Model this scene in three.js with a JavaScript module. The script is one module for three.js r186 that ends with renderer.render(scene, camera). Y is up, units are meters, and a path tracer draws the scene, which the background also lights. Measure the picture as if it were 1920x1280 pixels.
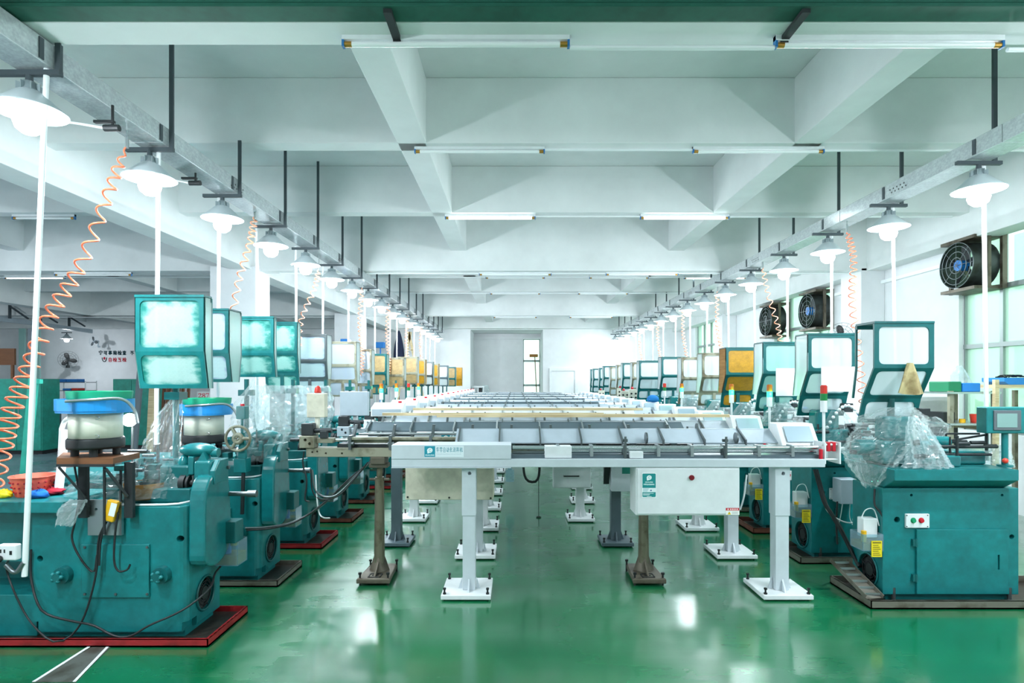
import * as THREE from 'three';
import { mergeGeometries } from 'three/addons/utils/BufferGeometryUtils.js';
import { RoundedBoxGeometry } from 'three/addons/geometries/RoundedBoxGeometry.js';
import { Brush, Evaluator, SUBTRACTION } from 'three-bvh-csg';
import { RectAreaLightUniformsLib } from 'three/addons/lights/RectAreaLightUniformsLib.js';

// ---------- camera, sky, exposure ----------
const scene = new THREE.Scene();
const FPX = 1100, VPX = 966, VPY = 715, EYE = 1.6;            // lens in pixels of the 1920 x 1280 frame; level camera with a raised lens
const camera = new THREE.PerspectiveCamera(2 * Math.atan(640 / FPX) * 180 / Math.PI, 1.5, 0.05, 200);
camera.position.set(0, EYE, 0);
camera.lookAt(0, EYE, -10);
camera.setViewOffset(1920, 1280, -(VPX - 960), -(VPY - 640), 1920, 1280);
const renderer = new THREE.WebGLRenderer();
renderer.toneMapping = THREE.LinearToneMapping;
renderer.toneMappingExposure = 1.38;
renderer.shadowMap.enabled = true;
scene.background = new THREE.Color().setRGB(2.6, 2.85, 2.8);  // bright overcast sky outside the windows
const LAMP_CD = 2.8, LAMP_DOWN = 6.5, BULB_GLOW = 7;   // bulbs throw most of their light downwards
const TUBE_GLOW = 10, TUBE_AREA = 14;
RectAreaLightUniformsLib.init();

// ---------- helpers ----------
let seedState = 12345;
const rnd = () => { seedState = (seedState * 1664525 + 1013904223) >>> 0; return seedState / 4294967296; };
const rr = (a, b) => a + (b - a) * rnd();
const ORD = ['zeroth', 'first', 'second', 'third', 'fourth', 'fifth', 'sixth', 'seventh', 'eighth', 'ninth', 'tenth', 'eleventh', 'twelfth', 'thirteenth', 'fourteenth', 'fifteenth', 'sixteenth', 'seventeenth', 'eighteenth', 'nineteenth', 'twentieth', 'twenty-first', 'twenty-second'];
const WX = (px, d) => (px - VPX) / FPX * d;                    // a pixel column and a depth give x, a pixel row and a depth give y
const WY = (py, d) => EYE - (py - VPY) / FPX * d;
const used = new Map();
const numbered = (n) => { const k = used.get(n) ?? 0; used.set(n, k + 1); return k ? n + '_' + String(k).padStart(3, '0') : n; };
const V = (x, y, z) => new THREE.Vector3(x, y, z);

function box(x0, x1, y0, y1, d0, d1, r = 0) {
  const w = Math.abs(x1 - x0), h = Math.abs(y1 - y0), l = Math.abs(d1 - d0);
  r = Math.min(r, w * 0.45, h * 0.45, l * 0.45);
  const g = r > 0 ? new RoundedBoxGeometry(w, h, l, 1, r) : new THREE.BoxGeometry(w, h, l);
  return g.translate((x0 + x1) / 2, (y0 + y1) / 2, -(d0 + d1) / 2);
}
const cylY = (x, y0, y1, d, r0, r1 = r0, s = 14, open = false) => new THREE.CylinderGeometry(r1, r0, Math.abs(y1 - y0), s, 1, open).translate(x, (y0 + y1) / 2, -d);
const cylX = (x0, x1, y, d, r, s = 12, r1 = r) => new THREE.CylinderGeometry(r1, r, Math.abs(x1 - x0), s).rotateZ(-Math.PI / 2).translate((x0 + x1) / 2, y, -d);
const cylD = (d0, d1, x, y, r, s = 14, r1 = r) => new THREE.CylinderGeometry(r1, r, Math.abs(d1 - d0), s).rotateX(-Math.PI / 2).translate(x, y, -(d0 + d1) / 2);
const ball = (x, y, d, r, sx = 1, sy = 1, sz = 1, s = 14) => new THREE.SphereGeometry(r, s, Math.ceil(s * 0.7)).scale(sx, sy, sz).translate(x, y, -d);
const lathe = (prof, x, d, s = 24) => new THREE.LatheGeometry(prof.map(([r, y]) => new THREE.Vector2(r, y)), s).translate(x, 0, -d);
function tube(pts, r, seg = 0, rad = 6, tension = 0.5) {
  const c = new THREE.CatmullRomCurve3(pts.map(([x, y, d]) => V(x, y, -d)), false, 'catmullrom', tension);
  return new THREE.TubeGeometry(c, seg || Math.max(2, pts.length * 5), r, rad);
}
function bar(a, b, r, rad = 8) { return new THREE.TubeGeometry(new THREE.LineCurve3(V(a[0], a[1], -a[2]), V(b[0], b[1], -b[2])), 1, r, rad); }
function beam(a, b, w, h) {                                     // square bar between two points
  const A = V(a[0], a[1], -a[2]), Bv = V(b[0], b[1], -b[2]), dir = Bv.clone().sub(A), L = dir.length(); dir.normalize();
  const up = Math.abs(dir.y) > 0.95 ? V(0, 0, 1) : V(0, 1, 0), m = new THREE.Matrix4().lookAt(V(0, 0, 0), dir, up);
  return new THREE.BoxGeometry(w, h, L).applyMatrix4(m).translate((A.x + Bv.x) / 2, (A.y + Bv.y) / 2, (A.z + Bv.z) / 2);
}
function shapeOf(pts, holes = []) {
  const s = new THREE.Shape(pts.map(([a, b]) => new THREE.Vector2(a, b)));
  for (const h of holes) s.holes.push(new THREE.Path(h.map(([a, b]) => new THREE.Vector2(a, b))));
  return s;
}
const prismD = (pts, d0, d1, holes = [], bevel = 0) => new THREE.ExtrudeGeometry(shapeOf(pts, holes), { depth: d1 - d0 - 2 * bevel, bevelEnabled: bevel > 0, bevelThickness: bevel, bevelSize: bevel, bevelOffset: -bevel, bevelSegments: 2 }).translate(0, 0, -d1 + bevel);
const prismX = (pts, x0, x1, holes = [], bevel = 0) => new THREE.ExtrudeGeometry(shapeOf(pts, holes), { depth: x1 - x0 - 2 * bevel, bevelEnabled: bevel > 0, bevelThickness: bevel, bevelSize: bevel, bevelOffset: -bevel, bevelSegments: 2 }).rotateY(Math.PI / 2).translate(x0 + bevel, 0, 0);
const prismY = (pts, y0, y1, bevel = 0) => new THREE.ExtrudeGeometry(shapeOf(pts.map(([x, d]) => [x, d])), { depth: y1 - y0 - 2 * bevel, bevelEnabled: bevel > 0, bevelThickness: bevel, bevelSize: bevel, bevelOffset: -bevel, bevelSegments: 2 }).rotateX(-Math.PI / 2).translate(0, y0 + bevel, 0);
function rrect(x0, x1, y0, y1, r, n = 4) {                      // rounded rectangle outline
  const p = [];
  for (const [cx, cy, a] of [[x1 - r, y1 - r, 0], [x0 + r, y1 - r, 1], [x0 + r, y0 + r, 2], [x1 - r, y0 + r, 3]])
    for (let i = 0; i <= n; i++) { const t = (a + i / n) * Math.PI / 2; p.push([cx + r * Math.cos(t), cy + r * Math.sin(t)]); }
  return p;
}
const circ = (cx, cy, r, n = 20) => Array.from({ length: n }, (_, i) => [cx + r * Math.cos(i / n * 2 * Math.PI), cy + r * Math.sin(i / n * 2 * Math.PI)]);
function metreUV(g) {
  const p = g.attributes.position, n = g.attributes.normal, uv = new Float32Array(p.count * 2);
  for (let i = 0; i < p.count; i++) {
    const ax = Math.abs(n.getX(i)), ay = Math.abs(n.getY(i)), az = Math.abs(n.getZ(i));
    if (ay >= ax && ay >= az) { uv[2 * i] = p.getX(i); uv[2 * i + 1] = p.getZ(i); }
    else if (ax >= az) { uv[2 * i] = p.getZ(i); uv[2 * i + 1] = p.getY(i); }
    else { uv[2 * i] = p.getX(i); uv[2 * i + 1] = p.getY(i); }
  }
  g.setAttribute('uv', new THREE.BufferAttribute(uv, 2));
}
const origin = new WeakMap();
function join(list) {
  list = (Array.isArray(list) ? list : [list]).map((g) => { const q = g.index ? g.toNonIndexed() : g; for (const k of Object.keys(q.attributes)) if (!['position', 'normal', 'uv'].includes(k)) q.deleteAttribute(k); return q; });
  return list.length > 1 ? mergeGeometries(list) : list[0];
}
function part(name, geos, mat, parent, label, keepUV) {         // a part, written in world coordinates of its thing
  const g = join(geos);
  if (!keepUV) metreUV(g);
  const o = origin.get(parent);
  g.translate(-o.x, -o.y, -o.z);
  const m = new THREE.Mesh(g, mat); m.name = name; parent.add(m); origin.set(m, o);
  if (label) m.userData.label = label;
  return m;
}
function each(name, geos, mat, parent, label) { for (const g of geos) part(name, g, mat, parent, label); }   // alike pieces, each a part
function thing(name, label, category, [x, y, d], group) {
  const o = new THREE.Group(); o.name = numbered(name); o.position.set(x, y, -d); origin.set(o, o.position.clone());
  o.userData = { label, category }; if (group) o.userData.group = group;
  scene.add(o); return o;
}
function solo(name, label, category, geos, mat, group, keepUV) { // a thing that is one mesh
  const g = join(geos); if (!keepUV) metreUV(g);
  g.computeBoundingBox(); const b = g.boundingBox, c = V((b.min.x + b.max.x) / 2, b.min.y, (b.min.z + b.max.z) / 2);
  g.translate(-c.x, -c.y, -c.z);
  const m = new THREE.Mesh(g, mat); m.name = numbered(name); m.position.copy(c);
  m.userData = { label, category }; if (group) m.userData.group = group;
  scene.add(m); return m;
}
function struct(name, geos, mat, label) {
  const g = join(geos); metreUV(g);
  const m = new THREE.Mesh(g, mat); m.name = numbered(name); m.userData = { kind: 'structure', label, category: name.split('_')[0] };
  origin.set(m, V(0, 0, 0)); scene.add(m); return m;
}
function sticker(name, x0, x1, y0, y1, d, mat, parent, label) { // flat print on a face that looks towards the aisle front
  const g = new THREE.PlaneGeometry(x1 - x0, y1 - y0).translate((x0 + x1) / 2, (y0 + y1) / 2, -d);
  return part(name, g, mat, parent, label, true);
}

const csg = new Evaluator(); csg.useGroups = false;
function cut(geo, tools) {                                      // real holes and recesses
  let a = new Brush(geo);  a.updateMatrixWorld();
  for (const t of tools) { const b = new Brush(t); b.updateMatrixWorld(); a = csg.evaluate(a, b, SUBTRACTION); }
  const g = a.geometry; g.clearGroups(); return g;
}

// ---------- textures ----------
function valueNoise(seed) {
  const hash = (x, y) => { let h = Math.imul(x, 374761393) + Math.imul(y, 668265263) + Math.imul(seed, 1442695041); h = Math.imul(h ^ (h >>> 13), 1274126177); return ((h ^ (h >>> 16)) >>> 0) / 4294967296; };
  return (x, y, per) => {
    const ix = Math.floor(x), iy = Math.floor(y), fx = x - ix, fy = y - iy, sx = fx * fx * (3 - 2 * fx), sy = fy * fy * (3 - 2 * fy), w = (a) => ((a % per) + per) % per;
    const a = hash(w(ix), w(iy)), b = hash(w(ix + 1), w(iy)), c = hash(w(ix), w(iy + 1)), e = hash(w(ix + 1), w(iy + 1));
    return a + (b - a) * sx + (c - a) * sy + (a - b - c + e) * sx * sy;
  };
}
function fbmField(n, seed, base, oct, stretch = [1, 1]) {
  const nz = valueNoise(seed), f = new Float32Array(n * n);
  for (let y = 0; y < n; y++) for (let x = 0; x < n; x++) {
    let s = 0, a = 0.5, p = base, t = 0;
    for (let o = 0; o < oct; o++) { s += a * nz(x / n * p * stretch[0], y / n * p * stretch[1], p * Math.max(...stretch)); t += a; a *= 0.55; p *= 2; }
    f[y * n + x] = s / t;
  }
  return f;
}
function texFrom(n, fn, srgb, rep) {
  const d = new Uint8Array(n * n * 4);
  for (let i = 0; i < n * n; i++) { const c = fn(i % n, (i / n) | 0, i); d[4 * i] = c[0]; d[4 * i + 1] = c[1]; d[4 * i + 2] = c[2]; d[4 * i + 3] = 255; }
  const t = new THREE.DataTexture(d, n, n); t.wrapS = t.wrapT = THREE.RepeatWrapping; t.magFilter = THREE.LinearFilter; t.minFilter = THREE.LinearMipmapLinearFilter;
  if (srgb) t.colorSpace = THREE.SRGBColorSpace;
  if (rep) t.repeat.set(rep, rep);
  t.needsUpdate = true; return t;
}
const cl = (v) => Math.max(0, Math.min(255, v));
const fA = fbmField(512, 3, 4, 7), fB = fbmField(512, 17, 16, 5), fS = fbmField(512, 29, 4, 6, [1, 16]);
const grey = (f, lo, hi) => (x, y, i) => { const v = cl(lo + (hi - lo) * f[i]); return [v, v, v]; };
const tPaint = texFrom(512, (x, y, i) => { const v = cl(222 + 40 * (fB[i] - 0.5) + 44 * (fA[i] - 0.5)); return [v, v, v]; }, true, 1.4);
const tPlaster = texFrom(512, (x, y, i) => { const v = cl(240 + 16 * (fA[i] - 0.5) + 8 * (fB[i] - 0.5)); return [v, v, v]; }, true, 0.4);
const tFloorC = texFrom(512, (x, y, i) => { const k = fA[i], q = fB[i], v = cl(212 + 60 * (k - 0.5) + 20 * (q - 0.5)); return [v, v, cl(v + 6 * (q - 0.5))]; }, true, 0.35);
const tFloorR = texFrom(512, (x, y, i) => { const k = Math.max(0, fA[i] - 0.42) * 2.2, v = cl(46 + 90 * k + 40 * (fS[i] - 0.42)); return [v, v, v]; }, false, 0.28);
const tBump = texFrom(512, grey(fB, 60, 200), false, 2.2);
const tClean = texFrom(512, (x, y, i) => { const v = cl(244 + 14 * (fB[i] - 0.5) + 12 * (fA[i] - 0.5)); return [v, v, v]; }, true, 1.1);
const tZinc = texFrom(512, (x, y, i) => { const v = cl(226 + 44 * (fB[i] - 0.5) + 16 * (fA[i] - 0.5)); return [v, v, v]; }, true, 5);
const tGrime = texFrom(512, (x, y, i) => { const k = Math.max(0, fA[i] - 0.5) * 2.6; return [cl(225 - 90 * k), cl(222 - 100 * k), cl(212 - 110 * k)]; }, true, 2.3);
const tWood = texFrom(512, (x, y, i) => { const k = fS[i]; return [cl(236 - 60 * (k - 0.4)), cl(226 - 74 * (k - 0.4)), cl(206 - 84 * (k - 0.4))]; }, true, 1.2);
// sprayed-over acrylic: clear in the middle, blotchy paint and oil left along the edges (uv 0..1 over the pane)
function stainTex(rgb, edge, seed) {
  const f = fbmField(256, seed, 5, 6);
  return texFrom(256, (x, y, i) => {
    const u = Math.min(x, 255 - x) / 256, v = Math.min(y, 255 - y) / 256, e = Math.min(u, v);
    let k = (edge - e) / edge * 0.75 + (f[i] - 0.5) * 1.5; k = Math.max(0, Math.min(1, k)); k = k * k * (3 - 2 * k) + 0.08 * f[i];
    const g = (f[(i * 7) % 65536] - 0.5) * 14;
    return [cl(206 + (rgb[0] - 206) * k + g), cl(230 + (rgb[1] - 230) * k + g), cl(226 + (rgb[2] - 226) * k + g)];
  }, true);
}

// ---------- materials ----------
const std = (color, roughness = 0.5, metalness = 0, extra = {}) => new THREE.MeshStandardMaterial({ color, roughness, metalness, ...extra });
const phy = (color, roughness, extra = {}) => new THREE.MeshPhysicalMaterial({ color, roughness, ...extra });
const M = {
  plaster: std('#f2f5f7', 0.9, 0, { map: tPlaster, bumpMap: tBump, bumpScale: 0.0012 }),
  ceiling: std('#f1f5f5', 0.92, 0, { map: tPlaster }),
  floorGreen: phy('#067c49', 1, { map: tFloorC, roughnessMap: tFloorR, ior: 1.75, clearcoat: 1, clearcoatRoughness: 0.13, bumpMap: tBump, bumpScale: 0.0003 }),
  floorGrey: phy('#6f8790', 1, { map: tFloorC, roughnessMap: tFloorR }),
  strip: std('#5d6463', 0.6, 0, { map: tGrime }),
  darkGreen: std('#1d6a58', 0.75, 0, { map: tPaint }),
  teal: phy('#138789', 0.38, { map: tPaint, bumpMap: tBump, bumpScale: 0.0006 }),
  tealDeep: phy('#0f6b6c', 0.35, { map: tPaint }),
  tealGloss: phy('#147f82', 0.22, { map: tPaint, clearcoat: 0.4, clearcoatRoughness: 0.2 }),
  tealCab: std('#1f9f8c', 0.5, 0, { map: tPaint }),
  white: std('#edf2f4', 0.42, 0, { map: tClean }),
  lightGrey: std('#d3dde3', 0.4, 0, { map: tClean }),
  coolGrey: std('#b4c2cc', 0.4, 0, { map: tClean }),
  darkGrey: std('#566870', 0.45, 0, { map: tClean }),
  olive: std('#a8a99a', 0.5, 0.1, { map: tGrime }),
  oldSteel: std('#8b8878', 0.42, 0.55, { map: tGrime }),
  castIron: std('#6f6a60', 0.5, 0.4, { map: tGrime }),
  cream: std('#e9e9d8', 0.45, 0, { map: tClean }),
  creamGrime: std('#e6e2cc', 0.55, 0, { map: tPaint }),
  black: std('#14181a', 0.45),
  rubber: std('#1b2022', 0.55),
    ironDark: std('#34393b', 0.5, 0.5),
  hanger: std('#4a5459', 0.5, 0.4),
  zinc: std('#e6edf0', 0.22, 0.4, { map: tZinc }),
  chrome: std('#d9dfe2', 0.16, 1),
  steel: std('#b4bbbd', 0.28, 0.9),
  steelDark: std('#6d7577', 0.35, 0.8),
  redTray: std('#b3232d', 0.45, 0, { map: tGrime }),
  rustTray: std('#8a4f42', 0.55, 0.1, { map: tGrime }),
  steelTray: std('#8f8c86', 0.45, 0.4, { map: tGrime }),
  trayFloor: std('#3a3330', 0.4, 0.1, { map: tGrime }),
  conduit: std('#eef3f4', 0.4),
  blueRim: phy('#1f93dc', 0.3), greenBowl: phy('#16a47c', 0.35), blueBin: std('#1f7fd0', 0.4), greenBin: std('#157a52', 0.45), redPlastic: std('#e0402c', 0.4),
  salmon: std('#f0664e', 0.5), yellow: std('#f0d61c', 0.5), orangeBox: std('#e8b21c', 0.4), redCloth: std('#b02234', 0.9), blueCloth: std('#1b6fc4', 0.9),
  hose: phy('#f7b694', 0.35, { transmission: 0.25, thickness: 0 }), hoseRed: phy('#f2845c', 0.35, { transmission: 0.2, thickness: 0 }),
  wood: std('#e6dcc0', 0.65, 0, { map: tWood }), woodBrown: std('#7b5236', 0.55, 0, { map: tWood }), cardboard: std('#b98a55', 0.8, 0, { map: tWood }),
  paper: std('#e9eff2', 0.8), cloth: std('#cdbf93', 0.9, 0, { map: tGrime }),
  acrylic: phy('#eaf2f4', 0.28, { transmission: 0.55, thickness: 0, ior: 1.35 }),
  acrylicGrey: phy('#d3dde6', 0.3, { transmission: 0.5, thickness: 0, ior: 1.35 }),
  acrylicTeal: phy('#bfe4df', 0.25, { transmission: 0.5, thickness: 0, ior: 1.35 }),
  yellowPane: phy('#e8ae2a', 0.4, { transmission: 0.25, thickness: 0, map: tPaint }),
  tanPane: phy('#d9bc85', 0.4, { transmission: 0.25, thickness: 0, map: tPaint }),
  stainA: phy('#ffffff', 0.3, { map: stainTex([40, 150, 140], 0.16, 5), transmission: 0.35, thickness: 0 }),
  stainB: phy('#e2fbf6', 0.3, { map: stainTex([30, 140, 132], 0.24, 9), transmission: 0.35, thickness: 0 }),
  stainC: phy('#f4f6fc', 0.3, { map: stainTex([160, 176, 200], 0.1, 13), transmission: 0.4, thickness: 0 }),
  frost: phy('#e0f4ea', 0.45, { transmission: 0.8, thickness: 0, ior: 1.3 }),
  glass: phy('#eefaf6', 0.03, { transmission: 1, thickness: 0 }),
  alu: std('#8f9a98', 0.4, 0.5),
  bag: phy('#fafdfd', 0.05, { transmission: 0.92, specularIntensity: 1, thickness: 0, ior: 1.6, side: THREE.DoubleSide }),
  bagMilky: phy('#eef6f7', 0.14, { transmission: 0.82, thickness: 0, ior: 1.6, side: THREE.DoubleSide }),
  clearBox: phy('#d8ecf4', 0.1, { transmission: 0.85, thickness: 0 }),
  oil: phy('#c8a018', 0.1, { transmission: 0.4, thickness: 0 }),
  screen: std('#7fa09c', 0.25), screenBlue: std('#a9c0cc', 0.2), bezel: std('#5e666c', 0.4),
  shade: std('#c3cfd3', 0.35, 0.25, { side: THREE.DoubleSide }), socket: std('#98a6aa', 0.35, 0.3),
  bulb: std('#ffffff', 0.4, 0, { emissive: '#f3fbff', emissiveIntensity: BULB_GLOW }),
  tubeLit: std('#ffffff', 0.4, 0, { emissive: '#f2fdff', emissiveIntensity: TUBE_GLOW }),
  tubeOff: std('#f2f7f7', 0.25), brass: std('#b98a3e', 0.35, 0.7), bluePlug: std('#1f6fae', 0.4),
  sigRed: phy('#d8382c', 0.25, { transmission: 0.1, thickness: 0 }), sigAmber: phy('#c8621c', 0.25), sigGreen: phy('#10803e', 0.3),
  sigGreenLit: std('#30d080', 0.3, 0, { emissive: '#30ff90', emissiveIntensity: 2.2 }),
  shrub: std('#3f8048', 0.95),
  btnGreen: std('#0f9a68', 0.3), btnRed: std('#c8182c', 0.3),
};

// ---------- the hall ----------
const SLAB = 4.33, SEC = 3.74, GIR = 3.41, DBACK = 21.5, DFRONT = -4.2, XL = -20, XR = 6.05;
struct('floor', box(-4.25, XR, -0.1, 0, DFRONT, DBACK), M.floorGreen, 'glossy green painted concrete floor under the machines');
struct('floor_left', box(XL, -4.25, -0.1, 0, DFRONT, DBACK), M.floorGrey, 'grey painted floor of the open hall beyond the columns');
struct('ceiling', box(XL - 0.2, XR + 0.2, SLAB, SLAB + 0.15, DFRONT - 0.2, DBACK + 0.2), M.ceiling, 'white painted concrete ceiling slab between beams');
const crossAt = [[-3.6, GIR, 0.26], [-1.4, SEC, 0.18], [0.8, SEC, 0.18], [2.96, GIR, 0.2], [5.27, SEC, 0.18], [7.43, SEC, 0.18], [9.6, GIR, 0.25], [11.8, SEC, 0.18], [13.95, SEC, 0.18], [16.1, GIR, 0.25], [18.3, SEC, 0.18], [21.2, 3.52, 0.3]];
for (const [d, b, w] of crossAt) struct('trim_cross_beam', box(XL, XR, b, SLAB, d, d + w, 0.008), M.ceiling, b === SEC ? 'white concrete rib crossing under the ceiling' : 'deep white concrete girder crossing the hall');
for (const [x0, x1, b] of [[-4.6, -4.26, GIR], [-1.06, -0.8, SEC], [2.51, 2.77, SEC], [5.75, XR, GIR], [-8.3, -8.04, SEC], [-12.0, -11.66, GIR], [-15.8, -15.5, SEC]])
  struct('trim_long_beam', box(x0, x1, b, SLAB, DFRONT, DBACK, 0.008), M.ceiling, b === SEC ? 'white concrete rib running along the machine rows' : 'deep white concrete girder running along the hall');
for (const [x, d] of [[-4.55, 9.7], [-4.55, 16.2], [-4.55, 3.05]])
  struct('trim_column', box(x - 0.37, x + 0.37, 0, GIR + 0.05, d - 0.25, d + 0.3, 0.01), M.plaster, 'square white concrete column carrying the girders');
for (const d of [9.9, 16.35]) struct('trim_pilaster', box(5.66, XR, 0, GIR + 0.05, d - 0.3, d + 0.3, 0.01), M.plaster, 'white pilaster between windows of the long wall');
// walls
const wallR = [];
const winR = [[3.7, 8.0], [11.2, 13.7], [17.7, 19.7]], SILL = 0.95, HEAD = 3.5;
wallR.push(box(XR, XR + 0.22, 0, SILL, DFRONT, DBACK), box(XR, XR + 0.22, HEAD, SLAB, DFRONT, DBACK));
let prev = DFRONT;
for (const [a, b] of [...winR, [DBACK, DBACK]]) { if (a > prev) wallR.push(box(XR, XR + 0.22, SILL, HEAD, prev, a)); prev = b; }
struct('wall_right', wallR, M.plaster, 'white plastered window wall behind the machines');
struct('wall_left', box(XL - 0.2, XL, 0, SLAB, DFRONT, DBACK), M.plaster, 'far white side wall of the open hall');
struct('wall_front', box(XL - 0.2, XR + 0.22, 0, SLAB, DFRONT - 0.2, DFRONT), M.plaster, 'white end wall at the near end');
const RX0 = WX(882, DBACK), RX1 = WX(1018, DBACK), RTOP = WY(618, DBACK);
struct('wall_back', [box(XL, RX0, 0, SLAB, DBACK, DBACK + 0.2), box(RX1, XR + 0.22, 0, SLAB, DBACK, DBACK + 0.2), box(RX0, RX1, RTOP, SLAB, DBACK, DBACK + 0.2)], M.plaster, 'white end wall at the far end of the rows');
const WIN0 = 0.32, WIN1 = 0.99, RD = 23.4;
struct('wall_recess', [box(RX0 - 0.15, RX0, 0, RTOP + 0.3, DBACK + 0.2, RD + 0.2), box(RX1, RX1 + 0.15, 0, RTOP + 0.3, DBACK + 0.2, RD + 0.2), box(RX0, RX1, RTOP, RTOP + 0.3, DBACK + 0.2, RD + 0.2), box(RX0, WIN0, 0, RTOP, RD, RD + 0.2),
  box(WIN1, RX1, 0, RTOP, RD, RD + 0.2), box(WIN0, WIN1, 3.3, RTOP, RD, RD + 0.2), box(WIN0, WIN1, 0, 0.1, RD, RD + 0.2), box(RX0, RX1, 3.28, 3.36, RD - 0.12, RD)], M.plaster, 'plain lobby behind the opening in the end wall');
struct('floor_recess', box(RX0 - 0.15, RX1 + 0.15, -0.1, 0, DBACK, RD + 0.2), M.floorGrey, 'grey lobby floor');
// windows of the long wall: metal frame, each pane a piece
function paneWindow(name, d0, d1, cols, rows, clearCell, label) {
  const fr = [], X = XR + 0.07;
  fr.push(box(X, X + 0.07, SILL, SILL + 0.06, d0, d1), box(X, X + 0.07, HEAD - 0.05, HEAD, d0, d1));
  const ds = Array.from({ length: cols + 1 }, (_, i) => d0 + (d1 - d0) * i / cols);
  for (const d of ds) fr.push(box(X, X + 0.07, SILL, HEAD, d - 0.025, d + 0.025));
  for (const y of rows.slice(1, -1)) fr.push(box(X - 0.01, X + 0.08, y - 0.03, y + 0.03, d0, d1));
  const w = struct(name, fr, M.alu, label);
  for (let i = 0; i < cols; i++) for (let j = 0; j < rows.length - 1; j++)
    part('pane', box(X + 0.03, X + 0.036, rows[j], rows[j + 1], ds[i], ds[i + 1]), clearCell(i, j) ? M.glass : M.frost, w);
}
paneWindow('window_1', ...winR[0], 7, [SILL, 2.07, 2.8, HEAD], (i, j) => j === 2 && i < 6, 'tall metal window with pale green frosted panes beside the storage rack');
paneWindow('window_2', ...winR[1], 4, [SILL, 2.1, 2.75, HEAD], () => false, 'green frosted window with two exhaust fans');
paneWindow('window_3', ...winR[2], 3, [SILL, 2.1, 2.75, HEAD], () => false, 'farthest green frosted window of the long wall');
{
  const w = struct('window_4', [0.1, 1.45, 2.42, 3.3].map((y) => box(WIN0, WIN1, y - 0.04, y + 0.04, RD + 0.03, RD + 0.1)).concat([WIN0, WIN1].map((x) => box(x - 0.03, x + 0.03, 0.1, 3.3, RD + 0.03, RD + 0.1))), M.alu, 'narrow lobby window with three stacked panes');
  for (const [a, b] of [[0.1, 1.45], [1.45, 2.42], [2.42, 3.3]]) part('pane', box(WIN0, WIN1, a, b, RD + 0.06, RD + 0.066), M.frost, w);
  const dx0 = WX(1030, DBACK), dx1 = WX(1083, DBACK), dy = WY(690, DBACK);
  const dr = struct('door_1', box(dx0 + 0.1, dx1 - 0.1, 0, dy - 0.1, DBACK - 0.03, DBACK), M.plaster, 'plain white door in the end wall');
  part('door_frame', prismD([[dx0, 0], [dx0, dy], [dx1, dy], [dx1, 0], [dx1 - 0.1, 0], [dx1 - 0.1, dy - 0.1], [dx0 + 0.1, dy - 0.1], [dx0 + 0.1, 0]], DBACK - 0.07, DBACK), M.white, dr);
  part('door_handle', cylD(DBACK - 0.1, DBACK - 0.03, dx1 - 0.2, 1.0, 0.025), M.steel, dr);
}
// outside, seen through the panes
struct('ground_outside', box(XR + 0.3, 40, -0.1, -0.02, -6, 40), std('#4f8a4c', 1), 'green verge outside the window wall');
{
  const b = thing('neighbour_building', 'pale neighbouring building outside the tall window', 'building', [15, 0, 12]);
  part('wall', box(14, 18, 0, 12, 2, 30), std('#e4e9e6', 0.9), b);
  for (let i = 0; i < 7; i++) for (let j = 0; j < 3; j++) part('window', box(13.95, 14.05, 1.2 + j * 3, 2.7 + j * 3, 4 + i * 3.6, 5.6 + i * 3.6), M.coolGrey, b);
}
for (const [d, label] of [[5.4, 'dark green shrub outside the tall window, away from its fan'], [7.6, 'dark green shrub outside the tall window below its fan'], [11.4, 'dark green shrub outside the second window below the blue fan'], [13.7, 'dark green shrub outside the second window below the black fan'], [18.6, 'dark green shrub outside the farthest window']]) {
  const g = [];
  for (let k = 0; k < 5; k++) g.push(ball(8.6 + rr(-0.4, 0.4), 0.45 + (k ? rr(0, 0.5) : 0), d + rr(-0.35, 0.35), rr(0.5, 0.65), 1, 1, 1, 9));
  solo('shrub', label, 'shrub', g, M.shrub, 'shrubs outside the windows');
}
struct('trim_wall_pipe', [box(5.98, 6.05, 3.2, 3.25, 8.15, 11.0)], M.conduit, 'white service pipe along the window wall');
// painted floor channel and drawn lines
struct('floor_channel', prismY([[WX(60, 3.12), 3.12], [WX(140, 3.12), 3.12], [WX(205, 3.53), 3.56], [WX(172, 3.53), 3.56]], 0.0005, 0.003), M.strip, 'dark worn strip with white edges crossing the green floor');
for (const s of [[[60, 3.12], [66, 3.12], [176, 3.56], [170, 3.56]], [[136, 3.12], [142, 3.12], [208, 3.56], [203, 3.56]]])
  struct('floor_channel_edge', prismY(s.map(([p, d]) => [WX(p, d), d]), 0.0035, 0.005), M.white, 'white painted edge line of the dark strip');

// dark green box beam in front of the first girder
{
  const t = thing('painted_beam', 'dark green painted box beam crossing under the ceiling', 'beam', [0, 3.41, 2.9]);
  part('bottom_board', box(-5, XR - 0.4, 3.41, 3.43, 2.83, 2.955, 0.004), M.darkGreen, t);
  part('front_board', box(-5, XR - 0.4, 3.43, 3.9, 2.83, 2.85), M.darkGreen, t);
  for (const px of [735, 1492]) {
    const x = WX(px, 2.95);
    part('bracket', [box(x - 0.02, x + 0.02, 3.385, 3.405, 2.84, 3.08), box(x - 0.02, x + 0.02, 3.36, 3.41, 3.07, 3.085)], M.ironDark, t, 'black steel bracket');
  }
}

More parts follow.
